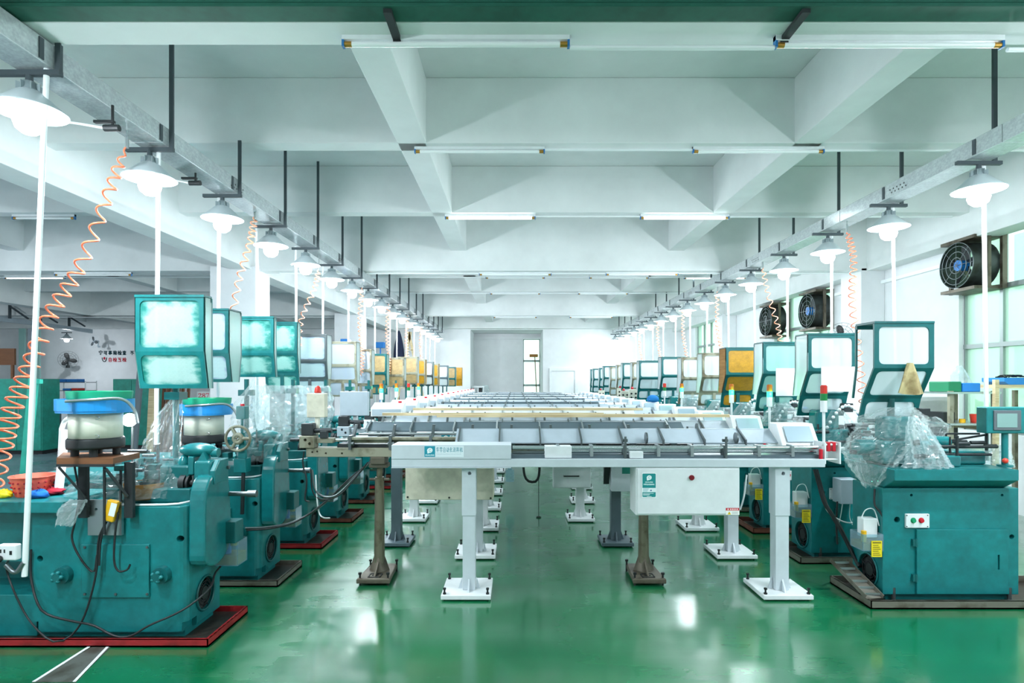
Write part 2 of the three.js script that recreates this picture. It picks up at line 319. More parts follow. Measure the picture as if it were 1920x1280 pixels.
// ---------- trunking, lamps, conduits, hoses ----------
const LP = 1.035;
const lampL = Array.from({ length: 20 }, (_, i) => 3.14 + (i - 3) * LP), lampR = Array.from({ length: 20 }, (_, i) => 4.43 + (i - 4) * 1.07).filter((d) => d < 20.6);
const ceilingAt = (d) => { for (const [c, b, w] of crossAt) if (d > c - 0.08 && d < c + w + 0.02) return b; return SLAB; };
function trunking(name, x0, x1, lamps, hx, label) {
  const t = thing(name, label, 'cable trunking', [(x0 + x1) / 2, 3.27, 8]);
  for (let d = DFRONT + 0.1, i = 0; d < 20.4; d += 2.05, i++) part('trunk_section', box(x0, x1, 3.27, 3.4, d, Math.min(20.6, d + 2.045), 0.004), M.zinc, t);
  for (const d of lamps) {
    if (d < 0.5) continue;
    part('hanger_bar', [box(hx - 0.015, hx + 0.015, 3.24, ceilingAt(d), d - 0.004, d + 0.004), box(hx - 0.004, hx + 0.004, 3.24, ceilingAt(d), d, d + 0.03)], M.hanger, t, 'dark slotted hanger bar');
    part('clip', box(hx > 0 ? x0 - 0.006 : x1, hx > 0 ? x0 : x1 + 0.006, 3.28, 3.39, d - 0.1, d - 0.07), M.hanger, t);
  }
  for (let d = 2; d < 20; d += 3.1) each('vent_slot', Array.from({ length: 10 }, (_, k) => box(hx > 0 ? x0 - 0.002 : x1 - 0.001, hx > 0 ? x0 + 0.001 : x1 + 0.002, 3.3 + (k % 2) * 0.03, 3.312 + (k % 2) * 0.03, d + k * 0.024, d + k * 0.024 + 0.012)), M.black, t);
}
trunking('cable_trunking', -2.67, -2.47, lampL, -2.447, 'galvanised cable trunking hung above the column-side machine row');
trunking('cable_trunking', 3.4, 3.6, lampR, 3.625, 'galvanised cable trunking hung above the window-side machine row');
const shadeProf = [[0.045, 3.155], [0.075, 3.135], [0.12, 3.09], [0.165, 3.052], [0.176, 3.045], [0.174, 3.04], [0.162, 3.047], [0.115, 3.083], [0.07, 3.128], [0.04, 3.147]];
function lamp(x, d, side, label, group) {
  const t = thing('pendant_lamp', label, 'lamp', [x, 2.93, d], group);
  part('bracket', [box(x - 0.17, x + 0.17, 3.235, 3.262, d - 0.015, d + 0.015), cylY(x, 3.19, 3.25, d, 0.02, 0.016)], M.hanger, t, 'dark angle-iron bracket');
  const so = part('socket', lathe([[0.0, 3.2], [0.032, 3.2], [0.034, 3.17], [0.05, 3.15], [0.052, 3.1], [0.03, 3.06], [0, 3.06]], x, d, 14), M.socket, t);
  part('cooling_fin', [0, 1, 2, 3].map((k) => new THREE.BoxGeometry(0.004, 0.05, 0.115).rotateY(k * Math.PI / 4).translate(x, 3.165, -d)), M.socket, so);
  part('shade', lathe(shadeProf, x, d, 28), M.shade, t, 'flared white metal shade');
  part('bulb', lathe([[0, 2.922], [0.035, 2.927], [0.064, 2.952], [0.075, 2.985], [0.068, 3.03], [0.038, 3.06], [0, 3.062]], x, d, 16), M.bulb, t, 'glowing white bulb');
  const l = new THREE.PointLight('#eef8ff', LAMP_CD); l.position.set(0, 2.985 - 2.93, 0); l.castShadow = true; l.shadow.radius = 2.8; t.add(l); l.name = 'lamp_light';
  const s = new THREE.SpotLight('#eef8ff', LAMP_DOWN, 0, 1.45, 1); s.position.set(0, 2.985 - 2.93, 0); s.target.position.set(0, -2, 0); s.target.name = 'lamp_aim'; s.castShadow = true; s.shadow.radius = 2.8; s.name = 'lamp_beam'; t.add(s, s.target);
}
lampL.forEach((d, i) => lamp(-2.6, d, -1, i < 3 ? `white-shaded pendant lamp on the column-side trunking, ${ORD[3 - i]} before the dark beam` : `white-shaded pendant lamp over the column-side row, ${ORD[i - 2]} beyond the dark green beam`, 'pendant lamps of the column-side row'));
lampR.forEach((d, i) => lamp(3.5, d, 1, i < 3 ? `white-shaded pendant lamp on the window-side trunking, ${ORD[3 - i]} before the dark beam` : `white-shaded pendant lamp over the window-side row, ${ORD[i - 2]} beyond the dark green beam`, 'pendant lamps of the window-side row'));
for (let i = 0; i < 10; i++) lamp(-12.8, -1.5 + i * 1.45, 0, `added unseen pendant lamp brightening the open hall, ${ORD[i + 1]} along its girder`, 'pendant lamps of the open hall');  // added lamp row out of view, put in to brighten the open hall
for (let i = 0; i < 6; i++) lamp(-8.6, -1.5 + i * 1.9, 0, `added unseen pendant lamp brightening the open hall side, ${ORD[i + 1]} along its rib`, 'pendant lamps of the open hall');  // second unseen row, added to give the hall still more light
// conduits: one beside each lamp, down to the machine
{
  const c = thing('power_conduit', 'white conduit with a socket box beside the red-tray lathe', 'conduit', [-2.6, 0.5, 3.1], 'white power conduits');
  part('pipe', bar([WX(88, 3.14), 3.3, 3.14], [WX(46, 3.14), WY(1080, 3.14), 3.14], 0.014, 10), M.conduit, c);
  const xb = WX(24, 3.14), yb = WY(1032, 3.14);
  const sb = part('socket_box', box(xb - 0.05, xb + 0.05, yb - 0.042, yb + 0.042, 3.1, 3.14, 0.008), M.white, c);
  part('plug_slot', [box(xb - 0.032, xb - 0.026, yb, yb + 0.018, 3.097, 3.101), box(xb - 0.012, xb - 0.006, yb, yb + 0.018, 3.097, 3.101), box(xb + 0.018, xb + 0.03, yb - 0.01, yb + 0.01, 3.097, 3.101)], M.black, sb);
  part('plug', ball(xb - 0.03, yb - 0.03, 3.085, 0.02), M.black, c);
  part('pipe_end', tube([[xb - 0.02, yb - 0.07, 3.12], [xb + 0.03, yb - 0.11, 3.12], [WX(48, 3.14), yb - 0.06, 3.13]], 0.012), M.steelDark, c);
}
lampL.forEach((d, i) => { if (i < 4) return; const lean = rr(-0.02, 0.02), x = [0, 0, 0, 0, -2.55, -2.64, -2.76, -2.73][i] ?? -2.7 + rr(-0.05, 0.05); solo('power_conduit', `white power conduit dropping from column-side trunking, ${ORD[i - 2]} from the dark beam`, 'conduit', bar([x, 3.28, d + 0.02], [x + lean, 1.15, d + 0.02], 0.015, 8), M.conduit, 'white power conduits'); });
lampR.forEach((d, i) => { if (i < 4) return; const lean = rr(-0.01, 0.03); solo('power_conduit', `white power conduit dropping from window-side trunking, ${ORD[i - 2]} from the dark beam`, 'conduit', bar([3.56, 3.28, d + 0.03], [3.56 + lean, 1.0, d + 0.03], 0.015, 8), M.conduit, 'white power conduits'); });
function coilHose(pts, turns, r0, r1, tr, label, mat, i) {      // spiral hose along a path
  const c = new THREE.CatmullRomCurve3(pts.map(([x, y, d]) => V(x, y, -d))), n = turns * 12, out = [];
  const u = V(1, 0, 0), f = V(0, 0, 1);
  for (let k = 0; k <= n; k++) {
    const t = k / n, p = c.getPoint(t), tan = c.getTangent(t), a = t * turns * 2 * Math.PI, r = r0 + (r1 - r0) * t;
    const e1 = u.clone().addScaledVector(tan, -u.dot(tan)).normalize(), e2 = tan.clone().cross(e1);
    const env = Math.min(1, t * 14, (1 - t) * 14 + 0.15);
    out.push(p.addScaledVector(e1, Math.cos(a) * r * env).addScaledVector(e2, Math.sin(a) * r * env));
  }
  const g = new THREE.TubeGeometry(new THREE.CatmullRomCurve3(out), n * 2, tr, 5);
  const t = thing('coiled_hose', label, 'air hose', [pts[pts.length - 1][0], pts[pts.length - 1][1], pts[0][2]], 'orange coiled air hoses');
  part('coil', g, mat, t);
  part('coupling', [cylY(pts[0][0], pts[0][1] - 0.02, pts[0][1] + 0.06, pts[0][2], 0.012), cylY(pts[0][0], pts[0][1] + 0.05, 3.275, pts[0][2], 0.005)], M.steel, t);
}
{
  const P = (px, py, d) => [WX(px, d), WY(py, d), d];
  coilHose([P(238, 272, 3.9), P(205, 360, 3.85), P(150, 500, 3.75), P(95, 590, 3.65), P(55, 690, 3.5), P(22, 770, 3.42), P(0, 850, 3.4), P(-30, 960, 3.4)], 30, 0.03, 0.055, 0.0065, 'orange coiled air hose sagging beside the white socket conduit', M.hoseRed);
  coilHose([P(478, 405, 5.8), P(470, 450, 5.8), P(447, 530, 5.75), P(430, 640, 5.7)], 14, 0.03, 0.03, 0.007, 'orange coiled air hose over the second and third column-side lathes', M.hose);
  coilHose([P(598, 505, 7.7), P(590, 540, 7.7), P(565, 600, 7.6), P(560, 660, 7.6)], 14, 0.03, 0.03, 0.007, 'orange coiled air hose over the fifth column-side lathe', M.hose);
  for (const [i, d] of [9.9, 12.0, 14.1, 16.2].entries()) coilHose([[-2.58, 3.2, d], [-2.62, 2.6, d], [-2.58, 2.1, d], [-2.6, 1.7, d]], 22, 0.035, 0.035, 0.008, `straight orange coiled hose, ${ORD[i + 1]} beyond the sagging column-side hoses`, M.hose);
  coilHose([P(1588, 432, 6.1), P(1600, 480, 6.1), P(1598, 560, 6.1), P(1612, 680, 6.1), P(1622, 800, 6.1)], 24, 0.028, 0.04, 0.005, 'thin red coiled hose hanging beside the wall fan, window side', M.hoseRed);
  coilHose([P(1430, 500, 8.2), P(1440, 550, 8.2), P(1458, 610, 8.2), P(1465, 650, 8.2)], 12, 0.03, 0.03, 0.006, 'orange coiled hose hanging before the window with two exhaust fans', M.hose);
  for (const [i, d] of [10.3, 12.4, 14.6, 16.7].entries()) coilHose([[3.55, 3.2, d], [3.55, 2.6, d], [3.62, 2.1, d], [3.58, 1.7, d]], 22, 0.03, 0.03, 0.008, `straight orange coiled hose over the window-side row, ${ORD[i + 1]} past the fans`, M.hose);
}
// drop-cord plugs under the trunking
for (const [px, py, d, k] of [[205, 240, 3.55, 0], [362, 343, 4.7, 1]]) {
  const x = WX(px, d), y = WY(py, d);
  const t = thing('hanging_plug', k ? 'black plug on a white cord under the trunking, farther one' : 'black plug on a white cord under the trunking near the dark beam', 'plug', [x, y, d]);
  part('body', [cylX(x - 0.03, x + 0.06, y, d, 0.02), box(x - 0.09, x + 0.03, y + 0.03, y + 0.045, d - 0.012, d + 0.012), cylY(x + 0.02, y, 3.27, d, 0.008)], M.rubber, t);
  part('cord', tube([[x - 0.03, y, d], [x - 0.2, y + 0.03, d], [x - 0.34, y + 0.045, d]], 0.008), M.conduit, t);
}
// fluorescent battens
function batten(x0, x1, y, d, lit, label) {
  const t = thing('fluorescent_light', label, 'tube light', [(x0 + x1) / 2, y - 0.03, d], 'fluorescent tubes on the ceiling beams');
  part('batten', box(x0, x1, y + 0.012, y + 0.045, d - 0.018, d + 0.018, 0.003), M.white, t);
  part('tube', cylX(x0 + 0.03, x1 - 0.03, y - 0.006, d, 0.014, 10), lit ? M.tubeLit : M.tubeOff, t, lit ? 'glowing white tube' : undefined);
  for (const x of [x0, x1 - 0.012]) part('end_holder', box(x, x + 0.012, y - 0.022, y + 0.04, d - 0.016, d + 0.016), M.bluePlug, t, 'blue tube holder');
  for (const x of [x0 + 0.012, x1 - 0.05]) part('tube_cap', cylX(x, x + 0.038, y - 0.006, d, 0.0145, 10), M.brass, t, 'brass tube cap');
  if (lit) { const l = new THREE.RectAreaLight('#f2fdff', TUBE_AREA, x1 - x0 - 0.1, 0.03); l.position.set(0, 0.03 - 0.024, 0); l.rotation.x = -Math.PI / 2; l.name = 'tube_light'; t.add(l); }
}
batten(WX(642, 3.08), WX(1068, 3.08), 3.375, 3.08, false, 'unlit fluorescent tube under the dark beam, nearer the column-side row');
batten(WX(1452, 3.08), WX(1880, 3.08), 3.37, 3.08, false, 'unlit fluorescent tube under the dark beam, nearer the window-side row');
batten(-0.92, 0.27, 3.705, 5.36, false, 'unlit fluorescent tube on the second ceiling rib, column side');
batten(1.62, 2.82, 3.705, 5.36, false, 'unlit fluorescent tube on the second ceiling rib, window side');
batten(-0.9, 0.26, 3.7, 7.52, true, 'lit fluorescent tube on the third ceiling rib, column side');
batten(1.6, 2.74, 3.7, 7.52, true, 'lit fluorescent tube on the third ceiling rib, window side');
for (const [d, y, k] of [[9.72, 3.375, 0], [11.88, 3.7, 1], [14.03, 3.7, 2], [16.22, 3.375, 3]]) {
  const at = ['on the second deep girder', 'on the rib past the second girder', 'on the farther rib past the second girder', 'on the third deep girder'][k];
  batten(-0.6, 0.6, y, d, false, `unlit fluorescent tube ${at}, column side`);
  batten(1.5, 2.7, y, d, false, `unlit fluorescent tube ${at}, window side`);
}
batten(WX(1283, 11.88), WX(1400, 11.88), 3.7, 11.9, true, 'lit fluorescent tube behind the window-side trunking');
batten(WX(8, 11.88), WX(122, 11.88), 3.7, 11.89, true, 'lit fluorescent tube in the open hall beyond the columns');
for (const [i, [x, d]] of [[-1.5, -0.9], [1.2, -0.9], [-1.5, -2.8], [1.2, -2.8]].entries()) batten(x, x + 1.2, SLAB - 0.05, d, true, `added unseen fill tube on the slab at the near end, ${ORD[i + 1]} from the dark beam`);  // added fill tubes behind the camera, there to lift the shadows
batten(WX(172, 10.6), WX(305, 10.6), 3.375, 9.75, false, 'unlit tube on the girder of the open hall');
batten(WX(20, 7.5), WX(138, 7.5), 3.7, 7.53, false, 'unlit tube on the rib of the open hall');
for (const [d, y, x0, x1] of [[3.08, 3.352, 0.29, 1.36], [3.1, 3.352, 2.6, 5], [5.36, 3.715, 0.27, 1.62], [5.36, 3.71, 2.82, 5.6], [7.52, 3.715, 0.26, 1.6], [7.52, 3.71, 2.75, 5.6], [9.72, 3.39, -3.9, 5.6], [11.88, 3.71, -3.9, 5.6], [14.03, 3.71, -3.9, 5.6], [11.88, 3.71, -14, -4.7], [16.22, 3.38, -14, -4.7]])
  struct('trim_wiring_pipe', cylX(x0, x1, y, d, 0.012, 8), M.conduit, 'thin white wiring pipe clipped under a ceiling beam');

// ---------- splash hoods, bags, trays ----------
function hood(t, cx, top, d, w, frame, pane, o = {}) {
  const { h1 = 0.35, h2 = 0.26, tilt = 0.25, third = 0, side = 0.26, sidePane = M.acrylicTeal, b = 0.032, sideL = true, sideR = true } = o;
  const x0 = cx - w / 2, x1 = cx + w / 2, hole = (h) => rrect(x0 + b, x1 - b, -h + b * 0.8, -b * 0.8, Math.min(0.035, h * 0.2));
  const flat = (h) => prismD([[x0, -h], [x1, -h], [x1, 0], [x0, 0]], 0, 0.016, [hole(h)]);
  const glaze = (h) => new THREE.BoxGeometry(w - 1.6 * b, h - 1.3 * b, 0.004).translate(cx, -h / 2, -0.008);
  const put = (g, ang, y, dd) => g.rotateX(ang).translate(0, y, -dd);
  const y2 = top - h1, dd2 = d, y3 = y2 - h2 * Math.cos(tilt), dd3 = d + h2 * Math.sin(tilt);
  const f = [put(flat(h1), 0, top, d), put(flat(h2), tilt, y2, dd2)], p = [put(glaze(h1), 0, top, d), put(glaze(h2), tilt, y2, dd2)];
  if (third) { f.push(put(flat(third), tilt * 0.6, y3, dd3), box(cx - 0.02, cx + 0.02, y3 - third, y3, dd3, dd3 + 0.03)); p.push(put(glaze(third), tilt * 0.6, y3, dd3)); }
  f.push(box(x0, x1, top - 0.004, top + 0.012, d - 0.005, d + side), box(x0, x1, top - 0.03, top, d + side - 0.02, d + side));
  for (const x of [x0, x1 - 0.012]) f.push(beam([x + 0.006, y2, d + side], [x + 0.006, top, d + side], 0.014, 0.014), beam([x + 0.006, y2, d + side], [x + 0.006, y3, dd3 + side * 0.6], 0.014, 0.014));
  const fm = part('hood_frame', f, frame, t);
  for (const g of p) part('pane', g, pane, fm, undefined, true);
  for (const [on, x] of [[sideL, x0], [sideR, x1 - 0.005]]) if (on)
    part('side_pane', prismX([[d, top], [d + side, top], [d + side, y2], [dd3 + side * 0.6, y3], [dd3, y3], [d, y2]].reverse(), x, x + 0.005), sidePane, fm);
  return fm;
}
const bagNoise = valueNoise(77);
function bag(rings, label, mat = M.bag, seg = 30, sub = 4, amp = 0.2, group) {   // crumpled sheet of film; rings: [x, y, d, radius x, radius d]
  seg = Math.round(seg * 1.7); sub = Math.round(sub * 1.8);
  const c = rings.length, rows = (c - 1) * sub + 1, pos = [], lerp = (a, b, t) => a + (b - a) * t, s0 = rnd() * 50, P = [];
  const ridge = (x, y) => 1 - Math.abs(2 * bagNoise(x, y, 1e6) - 1);
  for (let r = 0; r < rows; r++) {
    const q = Math.min(c - 2, Math.floor(r / sub)), t = r / sub - q, R = rings[q].map((v, i) => lerp(v, rings[q + 1][i], t)), row = [];
    for (let s = 0; s < seg; s++) {
      const a = s / seg * 2 * Math.PI, ca = Math.cos(a) * 2.2 + 9, sa = Math.sin(a) * 2.2 + 9, h = r / rows * c;
      const fold = 1 + amp * (1.5 * (ridge(ca * 1.3 + s0, sa * 1.3 + h * 0.5) - 0.5) + 0.9 * (ridge(ca * 2.6 + s0, sa * 2.6 + h * 1.6) - 0.5) + 0.6 * (ridge(ca * 5 + s0, sa * 5 + h * 3) - 0.5)) + rr(-1, 1) * amp * 0.14;
      row.push([R[0] + Math.cos(a) * R[3] * fold, R[1] + rr(-1, 1) * 0.005 + (r ? 0.02 * (ridge(ca * 2 + s0, sa * 2) - 0.5) : 0), -(R[2] + Math.sin(a) * R[4] * fold)]);
    }
    P.push(row);
  }
  for (let r = 0; r < rows - 1; r++) for (let s = 0; s < seg; s++) { const n = (s + 1) % seg, A = P[r][s], Bq = P[r][n], C = P[r + 1][s], D = P[r + 1][n]; pos.push(...A, ...C, ...Bq, ...Bq, ...C, ...D); }
  const g = new THREE.BufferGeometry(); g.setAttribute('position', new THREE.BufferAttribute(new Float32Array(pos), 3)); g.setAttribute('uv', new THREE.BufferAttribute(new Float32Array(pos.length / 3 * 2), 2));
  g.computeVertexNormals();
  return solo('plastic_bag', label, 'plastic bag', g, mat, group);
}
function dripTray(x0, x1, d0, d1, mat, label, group, h = 0.05) {
  const t = thing('drip_tray', label, 'drip tray', [(x0 + x1) / 2, 0, (d0 + d1) / 2], group);
  part('tray_floor', box(x0, x1, 0, 0.012, d0, d1), M.trayFloor, t);
  part('rim', [box(x0, x1, 0, h, d0, d0 + 0.006), box(x0, x1, 0, h, d1 - 0.006, d1), box(x0, x0 + 0.006, 0, h, d0, d1), box(x1 - 0.006, x1, 0, h, d0, d1), box(x0, x1, h - 0.004, h, d0, d0 + 0.016), box(x1 - 0.016, x1, h - 0.004, h, d0, d1), box(x0, x0 + 0.016, h - 0.004, h, d0, d1)], mat, t);
  return t;
}

// ---------- column-side lathes ----------
const X = WX, Y = WY;
function fanUnit(body, x, y, d, r, s) {                          // black plastic fan set just inside its opening; s = side it sits inwards of
  part('fan', [cylX(x - 0.015, x + 0.015, y, d, r * 0.42, 16), ...[0, 1, 2, 3, 4, 5, 6].map((i) => new THREE.BoxGeometry(0.004, r * 0.62, r * 0.66).rotateY(0.45).translate(0, r * 0.66, 0).rotateX(i * 0.8976).translate(x + s * 0.012, y, -d)), new THREE.TorusGeometry(r * 0.97, r * 0.06, 6, 26).rotateY(Math.PI / 2).translate(x, y, -d)], M.rubber, body, 'black cooling fan');
  part('fan_guard', [0.55, 0.75].map((q) => new THREE.TorusGeometry(r * q, 0.003, 5, 24).rotateY(Math.PI / 2).translate(x - s * 0.012, y, -d)).concat([0, 1].map((i) => new THREE.CylinderGeometry(0.003, 0.003, r * 2, 5).rotateX(i * Math.PI / 2 + 0.4).translate(x - s * 0.012, y, -d))), M.rubber, body);
}
const leftBody = (() => {
  const corner = []; for (let i = 0; i <= 5; i++) { const a = -Math.PI / 2 + i / 5 * Math.PI / 2; corner.push([-2.09 + 0.06 * Math.cos(a), 3.68 + 0.06 * Math.sin(a)]); }
  const g = prismY([[-2.98, 3.62], ...corner, [-2.03, 4.03], [-2.98, 4.03]], 0.05, 0.83, 0.008);
  return cut(g, [cylX(-2.18, -2.0, 0.22, 3.84, 0.108, 24), cylD(3.58, 3.7, X(75, 3.62), Y(1047, 3.62), 0.019, 14), cylD(3.58, 3.7, X(337, 3.62), Y(1010, 3.62), 0.02, 14), box(X(52, 3.62), X(72, 3.62), 0.0, 0.12, 3.5, 3.74), box(X(343, 3.64), X(362, 3.64), 0.0, 0.11, 3.5, 3.74)]);
})();
function columnLathe(k, label, o) {
  const t = thing('automatic_lathe', label, 'lathe', [-2.5, 0.012, 3.83], 'teal lathes of the column-side row');
  const near = k <= 3;
  const body = part('body', [leftBody.clone(), box(-2.95, -2.06, 0.012, 0.06, 3.66, 4.0)], M.teal, t);
  part('fan_ring', new THREE.TorusGeometry(0.108, 0.008, 6, 24).rotateY(Math.PI / 2).translate(-2.026, 0.22, -3.84), M.tealDeep, body);
  fanUnit(body, -2.045, 0.22, 3.84, 0.1, -1);
  part('cover_panel', box(X(153, 3.61), X(280, 3.61), Y(1120, 3.61), Y(1020, 3.61), 3.606, 3.625, 0.004), M.teal, body);
  each('screw', [[158, 1026], [275, 1026], [158, 1114], [275, 1114], [216, 1114]].map(([a, b]) => cylD(3.6, 3.61, X(a, 3.6), Y(b, 3.6), 0.008, 8)), M.steelDark, body);
  for (const px of [117, 302]) {
    const x = X(px, 3.6), y = Y(1078, 3.6);
    const kn = part('knob', [cylD(3.585, 3.622, x, y, 0.05, 20, 0.056), cylD(3.55, 3.59, x - 0.005, y, 0.026, 10)], M.tealDeep, body);
    part('knob_star', [0, 1, 2, 3, 4].map((i) => ball(x - 0.005 + 0.027 * Math.cos(i * 1.257), y + 0.027 * Math.sin(i * 1.257), 3.56, 0.013, 1, 1, 1, 8)), M.teal, body);
  }
  part('rim_strip', tube([[-2.75, 0.838, 3.63], [-2.2, 0.838, 3.63], [-2.06, 0.845, 3.66], [-2.03, 0.85, 3.75]], 0.007, 12), M.white, body);
  const arm = [[3.66, 0.46], [3.645, 0.6], [3.65, 0.86], [3.68, 0.95], [3.74, 1.0], [3.86, 1.0], [3.94, 0.95], [3.97, 0.8], [3.97, 0.52], [3.82, 0.42]];
  part('arm_cover', prismX(new THREE.CatmullRomCurve3(arm.map(([a, b]) => V(a, b, 0)), true, 'catmullrom', 0.5).getPoints(40).slice(0, -1).map((v) => [v.x, v.y]), -2.03, -1.925, [], 0.012), M.tealGloss, t, 'curved glossy teal arm cover');
  part('counter', [box(-3.78, -2.74, 0.8, 0.87, 3.56, 4.0, 0.006), box(-3.78, -2.98, 0.46, 0.8, 3.72, 4.0), box(-3.78, -2.985, 0.012, 0.27, 3.66, 4.02, 0.005)], M.teal, t);
  part('counter_back', box(-3.76, -2.99, 0.27, 0.46, 3.98, 4.0), M.teal, t);
  // works above the bed
  part('bed', [box(-2.62, -2.06, 0.83, 0.92, 3.72, 4.0, 0.01), box(-2.3, -2.1, 0.9, 1.06, 3.78, 3.98, 0.02)], M.tealDeep, t);
  part('headstock', [ball(X(372, 3.85), Y(843, 3.85), 3.85, 0.06, 2.05, 0.78, 1, 20), ball(X(346, 3.85), Y(868, 3.85), 3.85, 0.045, 0.9, 1.3, 1, 14), cylX(X(398, 3.85), X(410, 3.85), Y(848, 3.85), 3.85, 0.03, 16), box(X(330, 3.88), X(352, 3.88), Y(915, 3.88), Y(858, 3.88), 3.84, 3.95, 0.012), prismX([[3.74, Y(905, 3.8)], [3.74, Y(880, 3.8)], [3.8, Y(862, 3.8)], [3.92, Y(862, 3.8)], [3.92, Y(905, 3.8)]].reverse(), X(402, 3.8), X(412, 3.8), [], 0.006), box(X(368, 3.8), X(402, 3.8), Y(912, 3.8), Y(862, 3.8), 3.76, 3.94, 0.02), prismD([[X(372, 3.8), Y(865, 3.8)], [X(392, 3.8), Y(865, 3.8)], [X(384, 3.8), Y(846, 3.8)]], 3.78, 3.84), box(X(355, 3.8), X(366, 3.8), Y(890, 3.8), Y(855, 3.8), 3.78, 3.86, 0.01)], M.tealGloss, t);
  part('pulley', [cylX(X(342, 3.8), X(352, 3.8), Y(905, 3.8), 3.8, 0.058, 20), cylX(X(354, 3.8), X(358, 3.8), Y(905, 3.8), 3.8, 0.05, 20), cylX(X(358, 3.8), X(378, 3.8), Y(905, 3.8), 3.8, 0.022, 14)], M.rubber, t);
  part('spindle_shaft', [cylX(-2.03, -1.78, 0.845, 3.95, 0.016, 10), cylX(-1.8, -1.74, 0.845, 3.95, 0.024, 8), cylX(-2.3, -1.9, 1.03, 3.9, 0.012, 8)], M.steelDark, t);
  part('coolant_box', box(-2.0, -1.86, Y(1015, 3.95), Y(975, 3.95), 3.9, 4.02, 0.006), M.tealDeep, t);
  const odds = []; for (let i = 0; i < (near ? 14 : 5); i++) odds.push(box(...(() => { const x = rr(-2.6, -2.1), y = rr(0.92, 1.12), d = rr(3.78, 3.96), s = rr(0.02, 0.05); return [x - s, x + s, y - s * 0.6, y + s * 0.6, d - s, d + s, 0.006]; })()));
  each('tool_slide', odds, M.tealDeep, t);
  const bits = []; for (let i = 0; i < (near ? 16 : 4); i++) { const x = rr(-2.55, -2.02), y = rr(0.92, 1.16), d = rr(3.74, 3.95); bits.push(rnd() < 0.5 ? cylX(x - rr(0.02, 0.07), x + rr(0.02, 0.07), y, d, rr(0.006, 0.014), 8) : cylY(x, y - 0.05, y + rr(0.02, 0.06), d, rr(0.006, 0.012), rr(0.004, 0.012), 8)); }
  each('lever', bits, M.steelDark, t);
  part('hood_post', [cylY(X(325, 3.9), 0.83, 1.62, 3.93, 0.02), box(X(325, 3.9) - 0.05, X(325, 3.9) + 0.05, 1.48, 1.53, 3.88, 3.98)], M.tealDeep, t);
  hood(t, -2.5 + (o.hx ?? 0.26), o.top ?? 2.15, 3.8, o.w ?? 0.45, o.frame ?? M.teal, o.pane ?? M.stainA, { h1: 0.355, h2: 0.245, tilt: o.tilt ?? 0.2, side: o.side ?? 0.22, sidePane: o.sidePane ?? M.acrylicTeal, third: o.third ?? 0 });
  if (o.wheel) {
    const d = 3.53, x = X(450, 4.6), y = Y(821, 4.6), w = part('handwheel', [new THREE.TorusGeometry(0.095, 0.011, 8, 28), new THREE.TorusGeometry(0.03, 0.018, 8, 14), ...[0, 1, 2].map((i) => new THREE.CylinderGeometry(0.012, 0.016, 0.09, 8).translate(0, 0.052, 0).rotateZ(i * 2.094 + 0.5))].map((g) => g.translate(x, y, -d)), M.olive, t, 'cast handwheel with three spokes');
    part('wheel_stand', [box(x - 0.045, x + 0.05, y - 0.27, y - 0.16, d + 0.02, d + 0.12, 0.006), prismD([[x - 0.015, y - 0.16], [x + 0.045, y - 0.16], [x + 0.03, y + 0.04], [x, y + 0.04]], d + 0.03, d + 0.06), box(x + 0.008, x + 0.022, y + 0.04, y + 0.17, d + 0.03, d + 0.05), box(x - 0.02, x + 0.05, y + 0.15, y + 0.25, d + 0.01, d + 0.08, 0.004)], M.teal, t);
    part('stop_button', cylY(x + 0.015, y + 0.25, y + 0.268, d + 0.045, 0.016), M.btnRed, t, 'red mushroom stop button');
    part('wheel_lever', beam([x + 0.02, y - 0.27, d + 0.05], [x + 0.01, y - 0.6, d + 0.05], 0.022, 0.022), M.ironDark, t);
  }
  t.position.z -= (k - 1) * 1.035;
  return t;
}
const LCOUNT = 16;
const leftHoods = [
  { side: 0.1 }, { hx: -0.06, top: 2.19, w: 0.4, frame: M.tealDeep, pane: M.stainC, sidePane: M.acrylicTeal, wheel: true }, { hx: -0.14, top: 2.24, w: 0.45, side: 0.06, pane: M.stainB }, { hx: -0.265, top: 2.29, w: 0.4, side: 0.1, third: 0.24, pane: M.stainB, frame: M.tealDeep },
  { hx: -0.3, top: 2.23, w: 0.5, third: 0.24, pane: M.stainC, frame: M.steelDark, sidePane: M.acrylic }, { hx: -0.155, top: 2.2, w: 0.45, third: 0.24, pane: M.acrylicGrey, frame: M.olive, sidePane: M.acrylic }, { hx: -0.15, top: 2.14, w: 0.4, third: 0.24, pane: M.acrylicGrey, frame: M.olive, sidePane: M.acrylic },
  { hx: -0.12, top: 2.11, w: 0.4, pane: M.tanPane, frame: M.tealDeep, third: 0.16 }, { hx: -0.01, top: 2.08, pane: M.tanPane, frame: M.olive, sidePane: M.acrylic }, { hx: 0.09, top: 2.14, pane: M.tanPane, frame: M.olive, sidePane: M.acrylic },
  { hx: 0.11, top: 2.12, pane: M.yellowPane, frame: M.olive, sidePane: M.yellowPane }, { hx: 0.15, top: 2.1, pane: M.acrylic, frame: M.steelDark }, { hx: 0.16, top: 2.08, pane: M.yellowPane, frame: M.olive, sidePane: M.yellowPane }, { hx: 0.3, top: 2.06, pane: M.acrylic, frame: M.darkGrey },
  { hx: 0.42, top: 2.04, pane: M.tanPane, frame: M.tealDeep }, { hx: 0.52, top: 2.05, pane: M.yellowPane, frame: M.yellowPane, sidePane: M.yellowPane }];
